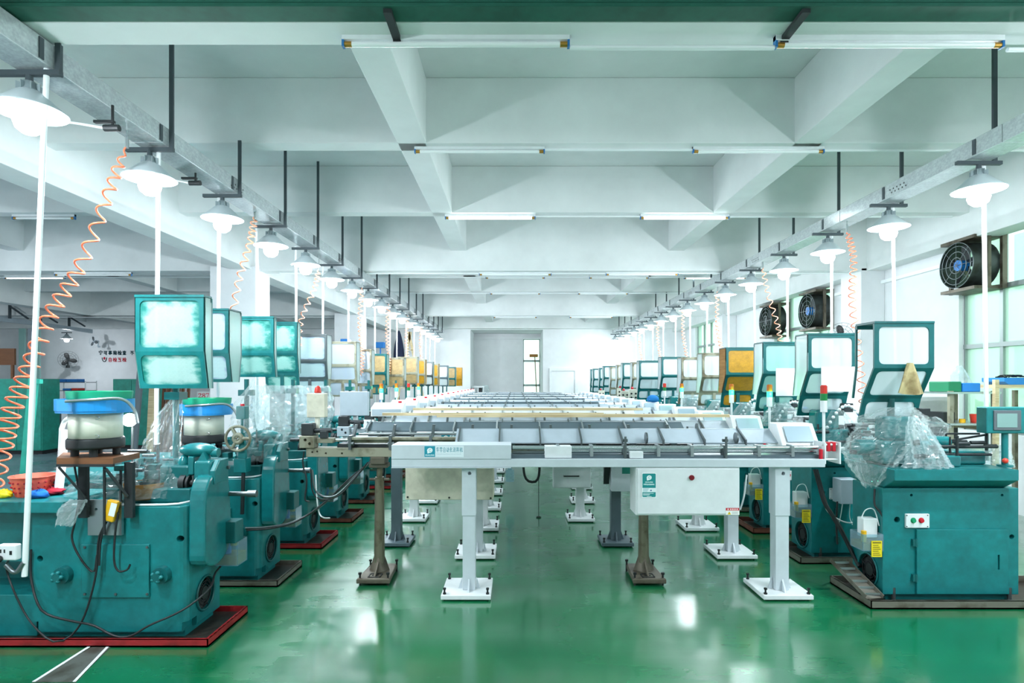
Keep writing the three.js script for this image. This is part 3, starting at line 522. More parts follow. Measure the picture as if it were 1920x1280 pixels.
for (let k = 1; k <= LCOUNT; k++) {
  columnLathe(k, k === 1 ? 'teal automatic lathe standing in the red tray' : `teal automatic lathe of the column-side row, ${ORD[k]} counted from the red tray`, leftHoods[k - 1]);
  const off = (k - 1) * 1.035;
  if (k <= 12) dripTray(-3.8, -1.85, 3.53 + off, 4.06 + off, k === 1 ? M.redTray : k === 2 ? M.steelTray : k % 3 ? M.rustTray : M.redTray, k === 1 ? 'bright red drip tray under the nearest teal lathe' : `stained drip tray under the ${ORD[k]} column-side lathe`, 'drip trays of the column-side row');
  if (k <= 5) {                                                // oil tub hooked on the lathe's end
    const d = 3.98 + off, b = thing('oil_tub', `clear oil tub on the end of the ${ORD[k]} column-side lathe`, 'oil tub', [-1.93, 0.37, d], 'clear oil tubs on the lathe ends');
    part('tub', [box(-2.0, -1.85, 0.37, 0.374, d - 0.07, d + 0.07), box(-2.0, -1.996, 0.37, 0.53, d - 0.07, d + 0.07), box(-1.854, -1.85, 0.37, 0.53, d - 0.07, d + 0.07), box(-2.0, -1.85, 0.37, 0.53, d - 0.07, d - 0.066), box(-2.0, -1.85, 0.37, 0.53, d + 0.066, d + 0.07)], M.clearBox, b);
    part('oil', box(-1.994, -1.856, 0.376, 0.44, d - 0.064, d + 0.064), M.oil, b, 'yellow cutting oil');
    part('bottle', [cylY(-1.95, 0.44, 0.52, d - 0.01, 0.028), cylY(-1.95, 0.52, 0.55, d - 0.01, 0.012)], M.blueBin, b);
    part('cap', cylY(-1.89, 0.5, 0.545, d - 0.03, 0.024), M.orangeBox, b, 'orange bottle cap');
  }
}

// ---------- things on and around the nearest column-side lathe ----------
{
  const d = 3.5, P = (px, py, dd = d) => [X(px, dd), Y(py, dd), dd];
  const st = thing('feeder_stand', 'dark angle-iron stand with a brown board on the red-tray lathe', 'stand', [X(185, 3.6), 0.6, 3.55]);
  part('board', prismY([[X(106, 3.46), 3.46], [X(212, 3.46), 3.46], [X(262, 3.74), 3.74], [X(118, 3.74), 3.74]], Y(868, d), Y(857, d)), M.woodBrown, st, 'brown wooden board');
  for (const [px, dd, y1] of [[157, 3.56, 970], [243, 3.58, 970]]) part('upright', box(X(px - 8, dd), X(px + 8, dd), Y(y1, dd), Y(866, dd), dd - 0.012, dd + 0.014), M.ironDark, st);
  part('brace', beam(P(110, 875, 3.47), P(160, 932, 3.55), 0.03, 0.012), M.ironDark, st);
  part('brace', beam(P(198, 878, 3.47), P(238, 930, 3.56), 0.03, 0.012), M.ironDark, st);
  part('cross_bar', [box(X(106, 3.46), X(212, 3.46), Y(873, d), Y(868, d), 3.455, 3.475), box(X(187, d) - 0.006, X(187, d) + 0.006, Y(1000, 3.55), Y(870, 3.55), 3.535, 3.545), box(X(218, d) - 0.005, X(218, d) + 0.005, Y(940, 3.55), Y(880, 3.55), 3.535, 3.545)], M.ironDark, st);
  part('steel_plate', cut(box(X(168, 3.6), X(231, 3.6), Y(1002, 3.6), Y(936, 3.6), 3.585, 3.606), [cylD(3.5, 3.62, X(179, 3.58), Y(955, 3.58), 0.009)]), M.steel, st, 'polished steel mounting plate');

  function bowlFeeder(label, cx, yb, dd, s) {
    const f = thing('bowl_feeder', label, 'bowl feeder', [cx, yb, dd], 'vibratory bowl feeders');
    const R = 0.14 * s, y = (v) => yb + v * s;
    for (let i = 0; i < 4; i++) { const a = 0.5 + i * Math.PI / 2; part('foot', cylY(cx + 0.105 * s * Math.cos(a), yb, y(0.05), dd + 0.105 * s * Math.sin(a), 0.022 * s), M.rubber, f); }
    part('base_ring', lathe([[0, y(0.045)], [R * 1.06, y(0.045)], [R * 1.08, y(0.06)], [R * 1.08, y(0.1)], [R * 1.02, y(0.11)], [0, y(0.11)]], cx, dd, 30), M.rubber, f, 'black rubber base ring');
    const dr = part('drum', lathe([[0, y(0.105)], [R, y(0.105)], [R, y(0.26)], [0, y(0.26)]], cx, dd, 32), M.cream, f, 'cream metal drum');
    for (const [a, v] of [[0.95, 0.125], [0.95, 0.235]]) part('latch', new THREE.TorusGeometry(0.016 * s, 0.003 * s, 6, 14).scale(1.3, 0.6, 1).translate(cx + R * Math.sin(a) * 0.7, y(v), -(dd - R * Math.cos(0.62))), M.chrome, dr);
    const hull = (k) => { const p = []; for (let i = 0; i < 40; i++) { const a = i / 40 * 2 * Math.PI, c1 = [0.02 * s + k * 0.185 * s * Math.cos(a), k * 0.185 * s * Math.sin(a)], c2 = [-0.07 * s + k * 0.15 * s * Math.cos(a), k * 0.15 * s * Math.sin(a)]; const q = Math.cos(a) < -0.2 ? c2 : c1; p.push([cx + q[0], dd + q[1]]); } return p; };
    const band = (ko, ki, y0, y1) => new THREE.ExtrudeGeometry(shapeOf(hull(ko), ki ? [hull(ki)] : []), { depth: (y1 - y0), bevelEnabled: false }).rotateX(-Math.PI / 2).translate(0, y0, 0);
    part('blue_ring', [band(1, 0.94, y(0.275), y(0.345)), band(0.97, 0.6, y(0.262), y(0.28))], M.blueRim, f, 'blue outer bowl ring with a side lobe');
    part('bowl', lathe([[0.02, y(0.29)], [0.13 * s, y(0.29)], [0.155 * s, y(0.33)], [0.168 * s, y(0.392)], [0.172 * s, y(0.392)], [0.165 * s, y(0.33)], [0.14 * s, y(0.282)]], cx + 0.025 * s, dd, 36), M.greenBowl, f, 'green coated inner bowl');
    part('chute', [tube([[cx - R * 0.3, y(0.335), dd - R * 1.36], [cx + R * 0.8, y(0.345), dd - R * 1.25], [cx + R * 1.6, y(0.345), dd - R * 0.7], [cx + R * 2.0, y(0.28), dd - R * 0.5], [cx + R * 2.15, y(0.2), dd - R * 0.5]], 0.009 * s, 24, 8)], M.steel, f, 'steel outlet spring tube');
    const parts = []; for (let i = 0; i < 14; i++) { const a = rr(0, 6.28), q = rr(0.2, 0.75) * R; parts.push(cylX(cx + q * Math.cos(a) - 0.008, cx + q * Math.cos(a) + 0.008, y(0.297), dd + q * Math.sin(a), 0.005, 6)); }
    const heap = part('metal_blanks', parts, M.chrome, f); heap.userData.kind = 'stuff';
    return f;
  }
  bowlFeeder('bowl feeder with blue ring on the brown board of the red-tray lathe', X(180, 3.6), Y(857, 3.5) + 0.001, 3.6, 1.0);
  bowlFeeder('bowl feeder with blue ring on the second column-side lathe', X(383, 4.85), Y(840, 4.85), 4.85, 1.06);
  solo('feeder_shelf', 'grey shelf carrying the second bowl feeder', 'shelf', [box(X(345, 4.85), X(425, 4.85), Y(850, 4.85), Y(840.5, 4.85), 4.66, 5.02, 0.004), box(X(380, 4.85) - 0.03, X(380, 4.85) + 0.03, 0.92, Y(849, 4.85), 4.8, 4.9)], M.steelDark);
  // yellow vibration controller with leads
  const cb = thing('feeder_controller', 'yellow hand controller hanging on the steel plate with black leads', 'controller', [X(208, 3.55), Y(978, 3.55), 3.56]);
  part('case', box(-0.033, 0.033, -0.065, 0.065, -0.016, 0.016, 0.008).rotateZ(-0.25).translate(X(209, 3.56), Y(957, 3.56), -3.56), M.orangeBox, cb);
  part('face_plate', box(-0.018, 0.018, -0.045, 0.035, 0.016, 0.018).rotateZ(-0.25).translate(X(211, 3.54), Y(954, 3.54), -3.526), M.paper, cb);
  const leads = thing('power_leads', 'loose black power leads hanging over the teal lathe front', 'cable', [X(180, 3.5), 0.1, 3.54]);
  const lead = (pts, r = 0.006) => part('lead', tube(pts.map(([a, b, dd = 3.56]) => [X(a, dd), Y(b, dd), dd]), r, 40), M.rubber, leads);
  lead([[200, 978], [185, 1010], [180, 1075], [160, 1150], [135, 1190], [105, 1203, 3.5], [80, 1190, 3.5], [50, 1155], [25, 1105], [12, 1065], [18, 1045, 3.2]]);
  lead([[140, 875], [148, 930], [140, 980], [135, 1010], [150, 1045], [175, 1072], [182, 1040]]);
  lead([[58, 1030, 3.6], [58, 1080, 3.6], [70, 1130], [90, 1152], [140, 1165], [175, 1172], [215, 1192], [245, 1192], [280, 1172], [330, 1150, 3.6], [365, 1128, 3.65], [395, 1100, 3.75], [403, 1075, 3.85], [415, 1060, 3.95]], 0.007);
  lead([[222, 960], [216, 1000], [214, 1050], [222, 1070], [238, 1068], [244, 1058]]);
  lead([[196, 980], [188, 1020], [186, 1060]]);
  // things on the counter
  const bk = thing('red_basket', 'red perforated plastic basket on the lathe counter', 'basket', [X(62, 3.75), 0.87, 3.78]);
  part('basket', lathe([[0.085, 0.872], [0.09, 0.87], [0.12, 0.99], [0.126, 0.99], [0.126, 0.997], [0.114, 0.997], [0.083, 0.88], [0, 0.88]].reverse(), X(62, 3.78), 3.78, 28), M.salmon, bk);
  part('perforation', Array.from({ length: 60 }, (_, i) => { const a = (i % 20) / 20 * 6.283, y = 0.9 + Math.floor(i / 20) * 0.03, R = 0.093 + (y - 0.87) * 0.26; return ball(X(62, 3.78) + R * Math.cos(a), y, 3.78 + R * Math.sin(a), 0.006, 1, 1, 1, 6); }), M.redCloth, bk);
  function rag(label, px, py, dd, sx, sd, mat) { const g = new THREE.SphereGeometry(0.06, 14, 8), p = g.attributes.position; for (let i = 0; i < p.count; i++) p.setXYZ(i, p.getX(i) * (1 + rr(-0.3, 0.3)) * sx, Math.max(-0.02, p.getY(i) * (0.4 + rr(-0.25, 0.25))), p.getZ(i) * (1 + rr(-0.3, 0.3)) * sd); g.computeVertexNormals(); solo('rag', label, 'rag', g.translate(X(px, dd), 0.893, -dd), mat); }
  rag('blue rag on the lathe counter beside the basket', 72, 920, 3.68, 1.1, 0.6, M.blueCloth); rag('dark red rag under the blue rag on the counter', 95, 925, 3.78, 1.4, 0.7, M.redCloth); rag('yellow glove at the edge of the lathe counter', 8, 918, 3.68, 0.8, 0.6, M.yellow);
  solo('counter_motor', 'small teal motor with brass shaft behind the red basket', 'motor', [cylX(X(95, 3.85), X(118, 3.85), Y(905, 3.85), 3.85, 0.045, 16, 0.03), cylX(X(116, 3.85), X(130, 3.85), Y(905, 3.85), 3.85, 0.012), box(X(95, 3.85), X(130, 3.85), 0.87, Y(915, 3.85), 3.8, 3.92, 0.006)], M.tealDeep);
  solo('teal_post', 'teal square post rising from the lathe counter', 'post', [beam([X(32, 3.9), 0.87, 3.95], [X(52, 3.9), 1.62, 3.95], 0.05, 0.03), beam([X(52, 3.9), 1.6, 3.95], [X(66, 3.9), 1.6, 3.95], 0.03, 0.03)], M.tealCab);
  solo('milky_hose', 'milky white nozzle hose standing behind the bowl feeder', 'hose', [tube([[X(105, 3.78), 0.88, 3.8], [X(112, 3.78), 1.1, 3.8], [X(115, 3.78), Y(805, 3.8), 3.8]], 0.026, 10, 10), tube([[X(115, 3.8), Y(805, 3.8), 3.8], [X(121, 3.8), Y(790, 3.8), 3.8], [X(134, 3.8), Y(783, 3.8), 3.78]], 0.014, 8, 8)], M.paper);
  const wk = thing('work_lamp', 'glowing work lamp behind the cream bowl feeder drum', 'work lamp', [X(243, 3.95), 0.87, 3.95]);
  part('bulb', ball(X(243, 3.95), Y(787, 3.95), 3.95, 0.045), M.bulb, wk, 'glowing bulb'); part('stem', [cylY(X(243, 3.95), 0.84, Y(794, 3.95), 3.98, 0.008), cylY(X(243, 3.95), Y(797, 3.95), Y(790, 3.95), 3.965, 0.02)], M.steelDark, wk);
  const wl = new THREE.PointLight('#f4fbff', 0.8); wl.position.set(X(243, 3.95), Y(787, 3.95), -3.88); wl.castShadow = true; wl.shadow.radius = 2.5; wl.name = 'work_lamp_light'; scene.add(wl);
  solo('chip_basket', 'brown perforated chip basket inside the plastic film', 'basket', [lathe([[0.001, 0.85], [0.11, 0.85], [0.13, 0.95], [0.12, 0.95], [0.1, 0.86], [0.001, 0.86]], X(275, 3.8), 3.8, 20)], M.cardboard);
  bag([[X(332, 3.9), 1.5, 3.92, 0.02, 0.02], [X(318, 3.9), 1.36, 3.9, 0.07, 0.05], [X(308, 3.88), 1.15, 3.86, 0.1, 0.07], [X(302, 3.86), 1.0, 3.82, 0.15, 0.09], [X(290, 3.8), 0.86, 3.79, 0.2, 0.11]], 'clear crumpled film draped from the hood post of the red-tray lathe', M.bag, 34, 6, 0.28);
  bag([[X(200, 3.75), 1.02, 3.8, 0.1, 0.07], [X(195, 3.75), 0.95, 3.78, 0.16, 0.09], [X(190, 3.75), 0.87, 3.76, 0.2, 0.1]], 'clear film bunched behind the dark stand', M.bag, 26, 5, 0.25);
  bag([[X(140, 3.5), Y(938, 3.52), 3.54, 0.04, 0.015], [X(125, 3.5), Y(955, 3.52), 3.54, 0.065, 0.02], [X(112, 3.5), Y(988, 3.52), 3.54, 0.045, 0.014]], 'small clear bag hanging over the lathe counter edge', M.bagMilky, 18, 5, 0.3);
  // film over the next lathes
  bag([[X(478, 4.85), 1.62, 4.9, 0.03, 0.03], [X(480, 4.85), 1.4, 4.88, 0.16, 0.1], [X(492, 4.85), 1.2, 4.86, 0.2, 0.12], [X(485, 4.85), 0.95, 4.84, 0.14, 0.1]], 'clear film over the works of the second column-side lathe', M.bag, 34, 6, 0.26);
  bag([[X(520, 5.9), 1.56, 5.95, 0.2, 0.1], [X(525, 5.9), 1.3, 5.92, 0.26, 0.14], [X(530, 5.9), 1.0, 5.9, 0.2, 0.12]], 'clear film over the works of the third column-side lathe', M.bagMilky, 30, 5, 0.22);
  bag([[X(575, 6.9), 1.55, 6.95, 0.22, 0.1], [X(580, 6.9), 1.25, 6.92, 0.26, 0.14], [X(580, 6.9), 1.0, 6.9, 0.2, 0.12]], 'clear film over the works of the fourth column-side lathe', M.bagMilky, 26, 5, 0.2);
  const lead2 = thing('cable_bundle', 'grey cable bundle looping from the second lathe to the old feeder', 'cable', [X(560, 4.9), 0.3, 4.8]);
  const b2 = (pts, r = 0.009, m = M.steelDark) => part('cable', tube(pts.map(([a, b, dd]) => [X(a, dd), Y(b, dd), dd]), r, 40), m, lead2);
  b2([[460, 990, 4.55], [500, 988, 4.6], [550, 978, 4.7], [600, 950, 4.8], [650, 905, 4.85], [700, 862, 4.85]]);
  b2([[462, 994, 4.55], [510, 990, 4.6], [560, 975, 4.7], [610, 940, 4.8], [660, 893, 4.85], [702, 862, 4.85]], 0.007, M.rubber);
  b2([[585, 880, 4.8], [590, 915, 4.8], [605, 930, 4.8], [630, 928, 4.8], [660, 900, 4.85], [695, 864, 4.85]], 0.009);
  b2([[583, 880, 4.8], [586, 920, 4.8], [604, 936, 4.8], [640, 925, 4.8], [690, 866, 4.85]], 0.006, M.rubber);
  b2([[592, 890, 4.8], [594, 930, 4.8], [598, 960, 4.8], [606, 970, 4.8], [618, 971, 5.0]], 0.006, M.conduit);
  b2([[570, 846, 4.75], [568, 870, 4.75], [575, 900, 4.75], [572, 935, 4.75], [580, 940, 4.75]], 0.006, M.rubber);
}

// ---------- window-side lathes ----------
const rightBody = cut(box(2.655, 3.64, 0.06, 0.83, 4.24, 4.62, 0.006), [cylX(2.5, 2.8, 0.19, 4.41, 0.12, 26), ...[[1709, 928, 0.01], [1879, 928, 0.01], [1897, 1006, 0.018], [1682, 974, 0.022]].map(([a, b, r]) => cylD(4.2, 4.3, X(a, 4.24), Y(b, 4.24), r, 14))]);
const rightDoor = cut(box(X(1718, 4.23), X(1889, 4.23), Y(1113, 4.23), Y(992, 4.23), 4.222, 4.2395, 0.003), [box(X(1871, 4.22), X(1875, 4.22), Y(1068, 4.22), Y(1040, 4.22), 4.2, 4.236)]);
function windowLathe(k, label, o) {
  const t = thing('automatic_lathe', label, 'lathe', [3.1, 0.012, 4.4], 'dark green lathes of the window-side row');
  const near = k <= 3;
  const body = part('body', [rightBody.clone(), box(2.7, 3.62, 0.012, 0.1, 4.28, 4.6)], M.teal, t);
  part('fan_ring', new THREE.TorusGeometry(0.12, 0.007, 6, 26).rotateY(Math.PI / 2).translate(2.65, 0.19, -4.41), M.teal, body);
  fanUnit(body, 2.675, 0.19, 4.41, 0.112, 1);
  const door = part('door', rightDoor.clone(), M.teal, t);
  each('hinge', [1017, 1083].map((y) => [box(X(1712, 4.22), X(1720, 4.22), Y(y + 7, 4.22), Y(y - 6, 4.22), 4.218, 4.242), cylY(X(1718, 4.22), Y(y + 8, 4.22), Y(y - 7, 4.22), 4.22, 0.008, 0.008, 8)]).flat(), M.tealDeep, door);
  const bp = part('button_plate', box(X(1698, 4.23), X(1742, 4.23), Y(989, 4.23), Y(963, 4.23), 4.224, 4.242, 0.003), M.white, t, 'white push-button plate');
  for (const [px, m] of [[1713, M.btnGreen], [1728, M.btnRed]]) part('button', [cylD(4.21, 4.226, X(px, 4.22), Y(975.5, 4.22), 0.014, 14), cylD(4.222, 4.226, X(px, 4.22), Y(975.5, 4.22), 0.02, 16)], m, bp, m === M.btnGreen ? 'green start button' : 'red stop button');
  each('plate_screw', [[1701, 966], [1740, 966], [1701, 987], [1740, 987]].map(([a, b]) => cylD(4.222, 4.226, X(a, 4.22), Y(b, 4.22), 0.004, 6)), M.ironDark, bp);
  each('foot_bolt', [cylY(2.74, 0.0125, 0.11, 4.25, 0.014, 0.014, 8), cylY(3.58, 0.0125, 0.11, 4.25, 0.014, 0.014, 8)], M.steelDark, body);
  const flare = [[4.27, 0.83], [4.15, 0.9], [4.15, 0.975], [4.78, 0.975], [4.78, 0.9], [4.66, 0.83]];
  part('chip_pan', prismX(flare, X(1677, 4.15), X(1911, 4.15), [], 0.006), M.teal, t, 'flared teal chip pan');
  part('pan_inside', box(X(1683, 4.15), X(1905, 4.15), 0.972, 0.979, 4.17, 4.76), M.tealDeep, t);
  // works
  part('headstock', [box(2.72, 3.1, 0.979, 1.16, 4.34, 4.62, 0.03), cylX(2.6, 2.8, 1.1, 4.48, 0.06, 18), box(2.78, 3.0, 1.15, 1.34, 4.4, 4.56, 0.03), cylX(3.1, 3.28, 1.14, 4.45, 0.055, 18, 0.045), box(3.28, 3.52, 0.979, 1.08, 4.38, 4.55, 0.015), box(3.12, 3.24, 0.979, 1.06, 4.26, 4.36, 0.01)], M.tealGloss, t);
  const bits = [cylX(2.56, 2.66, 1.06, 4.48, 0.016, 10), cylX(3.05, 3.55, 1.12, 4.32, 0.012, 8), cylX(3.1, 3.52, 1.06, 4.34, 0.01, 8), beam([3.25, 1.15, 4.42], [3.55, 1.2, 4.42], 0.014, 0.014), beam([3.2, 1.2, 4.5], [3.56, 1.2, 4.5], 0.014, 0.014), beam([3.55, 1.08, 4.42], [3.55, 1.21, 4.42], 0.014, 0.014)];
  for (let i = 0; i < (near ? 26 : 5); i++) { const x = rr(2.75, 3.58), y = rr(1.0, 1.18), d = rr(4.26, 4.6); bits.push(rnd() < 0.5 ? cylX(x - rr(0.02, 0.08), x + rr(0.02, 0.08), y, d, rr(0.006, 0.016), 8) : rnd() < 0.5 ? cylY(x, 0.98, y + 0.03, d, rr(0.006, 0.012), rr(0.004, 0.012), 8) : box(x - 0.025, x + 0.025, y - 0.02, y + 0.02, d - 0.02, d + 0.02)); }
  each('lever', bits, M.ironDark, t);
  part('hood_post', [cylY(X(1697, 4.6), 0.979, 1.62, 4.6, 0.02), box(X(1697, 4.6) - 0.1, X(1697, 4.6) + 0.1, 1.33, 1.36, 4.56, 4.62)], M.tealDeep, t);
  hood(t, o.hx ?? 2.885, o.top ?? 2.035, 4.35, o.w ?? 0.445, o.frame ?? M.tealDeep, o.pane ?? M.acrylic, { h1: 0.335, h2: 0.27, tilt: 0.55, third: 0.2, side: 0.24, b: o.b ?? 0.036, sideL: !o.bare, sideR: !o.bare, sidePane: o.sidePane ?? M.acrylic });
  if (o.gooseneck !== false && near) {
    part('control_box', box(X(1717, 4.5), X(1738, 4.5), Y(785, 4.5), Y(765, 4.5), 4.46, 4.54, 0.004), M.ironDark, t);
  }
  if (k > 1 && k < 9) {
    const arm = []; for (let i = 0; i <= 10; i++) { const q = i / 10; arm.push(ball(2.86 + 0.26 * q, 1.18 + 0.2 * Math.sin(q * 2.4), 4.36 - 0.04 * q, 0.016, 1, 1, 1, 8)); }
    part('coolant_hose', arm, M.white, t, 'white segmented coolant hose'); part('nozzle', cylX(3.12, 3.17, 1.31, 4.32, 0.02, 10, 0.006), M.blueBin, t, 'blue nozzle tip');
    part('tool_holder', [box(3.05, 3.13, 0.979, 1.22, 4.28, 4.34, 0.01), cylX(3.0, 3.2, 1.2, 4.31, 0.018, 8)], M.ironDark, t);
  }
  if (k === 1) {
    part('screen_post', [cylY(X(1884, 4.3), 0.975, 1.25, 4.3, 0.021), cylY(X(1884, 4.3), 0.975, 0.99, 4.3, 0.05)], M.teal, t);
    const hm = part('screen_housing', box(X(1846, 4.28), X(1928, 4.28), Y(812, 4.28), Y(763, 4.28), 4.26, 4.36, 0.008), M.teal, t);
    part('bezel', box(X(1862, 4.26), X(1913, 4.26), Y(806, 4.26), Y(769, 4.26), 4.25, 4.262, 0.003), M.bezel, hm, 'grey screen bezel');
    part('display', box(X(1869, 4.25), X(1907, 4.25), Y(801, 4.25), Y(775, 4.25), 4.247, 4.252), M.screen, hm, 'grey green switched-off display');
    part('red_knob', ball(X(1887, 4.25), Y(864, 4.25), 4.26, 0.02), M.redPlastic, t, 'red clamp knob');
  }
  if (k === 2) {
    const d = 4.08;                                            // becomes 5.1 after the row shift
    const jb = part('junction_box', box(X(1577, 5.1), X(1612, 5.1), Y(945, 5.1), Y(899, 5.1), d, d + 0.14, 0.004), M.coolGrey, t, 'grey steel junction box');
    part('wire', [tube([[X(1586, 5.1), Y(945, 5.1), d + 0.05], [X(1583, 5.1), Y(965, 5.1), d + 0.05], [X(1580, 5.1), Y(985, 5.1), d + 0.06]], 0.004), tube([[X(1600, 5.1), Y(945, 5.1), d + 0.05], [X(1598, 5.1), Y(970, 5.1), d + 0.04], [X(1602, 5.1), Y(985, 5.1), d + 0.03]], 0.004)], M.conduit, jb);
  }
  t.position.z -= (k - 1) * 1.02;
  return t;
}
const RCOUNT = 16;
const rightHoods = [
  { bare: true }, { hx: 2.9, top: 2.03, pane: M.acrylic, sidePane: M.acrylic }, { hx: 2.92, top: 2.02, pane: M.acrylicTeal }, { hx: 2.87, top: 2.02, w: 0.42, pane: M.yellowPane, sidePane: M.cardboard }, { hx: 2.91, top: 2.0, frame: M.olive }, { hx: 2.9, top: 1.98, frame: M.olive }, { hx: 2.86, top: 2.03, w: 0.5 },
  { hx: 2.65, top: 2.0 }, { hx: 2.72, top: 2.0, frame: M.olive }, { hx: 2.7, top: 2.02 }, { hx: 2.75, top: 2.0, frame: M.olive }, { hx: 2.75, top: 1.98, frame: M.olive }, { hx: 2.72, top: 2.03 }, { hx: 2.75, top: 2.0 }, { hx: 2.7, top: 2.0 }, { hx: 2.75, top: 2.0 }];
for (let k = 1; k <= RCOUNT; k++) {
  windowLathe(k, k === 1 ? 'dark green lathe with a cupboard door and a post-mounted screen' : `dark green lathe of the window-side row, ${ORD[k]} counted from the leaning metal lid`, rightHoods[k - 1]);
  const off = (k - 1) * 1.02;
  if (k <= 10) dripTray(2.5, 4.1, 4.12 + off, 4.66 + off, k % 3 === 0 ? M.rustTray : M.steelTray, k === 1 ? 'worn grey drip tray under the lathe with the cupboard door' : `worn drip tray under the ${ORD[k]} window-side lathe`, 'drip trays of the window-side row', 0.06);
  if (k <= 5) {
    const d = 4.3 + off, b = thing('oil_tub', `oil tub with a yellow tag on the ${ORD[k]} window-side lathe`, 'oil tub', [2.57, 0.38, d], 'tagged oil tubs on the lathe ends');
    part('tub', [box(2.5, 2.65, 0.38, 0.384, d - 0.08, d + 0.08), box(2.5, 2.504, 0.38, 0.5, d - 0.08, d + 0.08), box(2.5, 2.65, 0.38, 0.5, d - 0.08, d - 0.076), box(2.5, 2.65, 0.38, 0.5, d + 0.076, d + 0.08), box(2.646, 2.65, 0.38, 0.5, d - 0.08, d + 0.08)], M.clearBox, b);
    part('oil', box(2.506, 2.644, 0.386, 0.43, d - 0.074, d + 0.074), M.oil, b);
    part('yellow_tag', [box(2.56, 2.635, 0.34, 0.455, d - 0.086, d - 0.082)], M.yellow, b, 'yellow warning tag');
    part('tag_print', Array.from({ length: 6 }, (_, i) => box(2.57, 2.625 - (i % 3) * 0.008, 0.352 + i * 0.014, 0.357 + i * 0.014, d - 0.0875, d - 0.0862)).concat(box(2.568, 2.627, 0.438, 0.449, d - 0.0875, d - 0.0862)), std('#8a7c20', 0.6), b);
    part('timer_box', [box(2.54, 2.645, 0.46, 0.6, d - 0.02, d + 0.06, 0.006)], M.white, b, 'white plastic timer box');
    part('timer_wire', tube([[2.55, 0.6, d + 0.02], [2.57, 0.66, d], [2.63, 0.66, d], [2.65, 0.55, d - 0.03]], 0.004), M.conduit, b);
    part('cap', cylY(2.525, 0.44, 0.52, d - 0.05, 0.018), M.orangeBox, b, 'orange cap');
  }
}
{
  const P = (px, py, d) => [X(px, d), Y(py, d), d];
  // leaning metal lid
  const lid = thing('metal_lid', 'ribbed grey metal lid leaning into the worn drip tray', 'metal lid', [2.55, 0.05, 4.35]);
  const A = P(1572, 1052, 4.5), B = P(1640, 1122, 4.17);
  part('panel', beam(A, B, 0.13, 0.008).translate(0, 0, 0), M.steelTray, lid);
  for (const s of [-0.062, 0.062]) part('flange', beam([A[0] + s, A[1] + 0.012, A[2]], [B[0] + s, B[1] + 0.012, B[2]], 0.005, 0.03), M.steelTray, lid);
  for (let i = 0; i < 6; i++) { const t = 0.08 + i * 0.17, c = A.map((v, j) => v + (B[j] - v) * t); part('rib', box(c[0] - 0.06, c[0] + 0.06, c[1] + 0.003, c[1] + 0.02, c[2] - 0.004, c[2] + 0.004), M.steel, lid); }
  // black cable harness
  const hs = thing('cable_harness', 'black cable harness hanging from the white feeder to the floor tray', 'cable', [2.45, 0.1, 4.7]);
  const c = (pts, r, m = M.rubber) => part('cable', tube(pts.map((p) => P(...p)), r, 40), m, hs);
  c([[1528, 880, 4.75], [1535, 905, 4.75], [1545, 940, 4.72], [1560, 965, 4.7], [1580, 1000, 4.65], [1600, 1040, 4.6], [1612, 1062, 4.5]], 0.016);
  c([[1532, 880, 4.75], [1537, 900, 4.75], [1552, 950, 4.72], [1575, 985, 4.68], [1590, 1020, 4.63], [1608, 1055, 4.55]], 0.01);
  c([[1540, 915, 4.74], [1550, 955, 4.72], [1575, 975, 4.7], [1598, 980, 4.7], [1600, 972, 4.7]], 0.006, M.conduit);
  c([[1570, 940, 4.76], [1568, 980, 4.76], [1570, 1020, 4.76]], 0.007);
  c([[1400, 890, 5.4], [1395, 930, 5.4], [1388, 955, 5.4]], 0.008, M.conduit);
  c([[1640, 916, 4.3], [1640, 945, 4.28], [1650, 960, 4.26], [1655, 968, 4.25]], 0.008);
  // film and paper on the window-side lathes
  bag([[X(1708, 4.3), Y(765, 4.3), 4.4, 0.08, 0.05], [X(1690, 4.3), Y(785, 4.3), 4.4, 0.2, 0.12], [X(1680, 4.3), Y(815, 4.3), 4.38, 0.2, 0.14], [X(1655, 4.3), Y(850, 4.3), 4.36, 0.2, 0.12], [X(1640, 4.3), Y(885, 4.3), 4.32, 0.12, 0.08], [X(1632, 4.3), Y(912, 4.3), 4.3, 0.04, 0.03]], 'large clear crumpled film over the headstock beside the cupboard-door lathe', M.bag, 40, 7, 0.3);
  bag([[X(1722, 4.2), Y(782, 4.2), 4.27, 0.02, 0.02], [X(1730, 4.2), Y(810, 4.2), 4.25, 0.07, 0.04], [X(1740, 4.2), Y(850, 4.2), 4.23, 0.11, 0.05], [X(1743, 4.2), Y(878, 4.2), 4.22, 0.14, 0.05]], 'clear film cone hanging into the teal chip pan', M.bagMilky, 34, 7, 0.3);
  bag([[X(1745, 4.45), Y(782, 4.45), 4.48, 0.05, 0.04], [X(1762, 4.45), Y(800, 4.45), 4.48, 0.08, 0.05], [X(1750, 4.45), Y(825, 4.45), 4.48, 0.06, 0.05]], 'loose corner of clear film beside the film cone', M.bag, 22, 5, 0.3);
  bag([[X(1582, 5.3), Y(770, 5.3), 5.4, 0.04, 0.04], [X(1585, 5.3), Y(800, 5.3), 5.4, 0.12, 0.08], [X(1585, 5.3), Y(838, 5.3), 5.4, 0.17, 0.1]], 'clear film tied over the second window-side lathe', M.bag, 30, 6, 0.26);
  bag([[X(1470, 6.3), Y(755, 6.3), 6.4, 0.06, 0.05], [X(1475, 6.3), Y(775, 6.3), 6.4, 0.17, 0.1], [X(1475, 6.3), Y(800, 6.3), 6.4, 0.22, 0.12]], 'clear film tied over the third window-side lathe', M.bagMilky, 28, 5, 0.26);
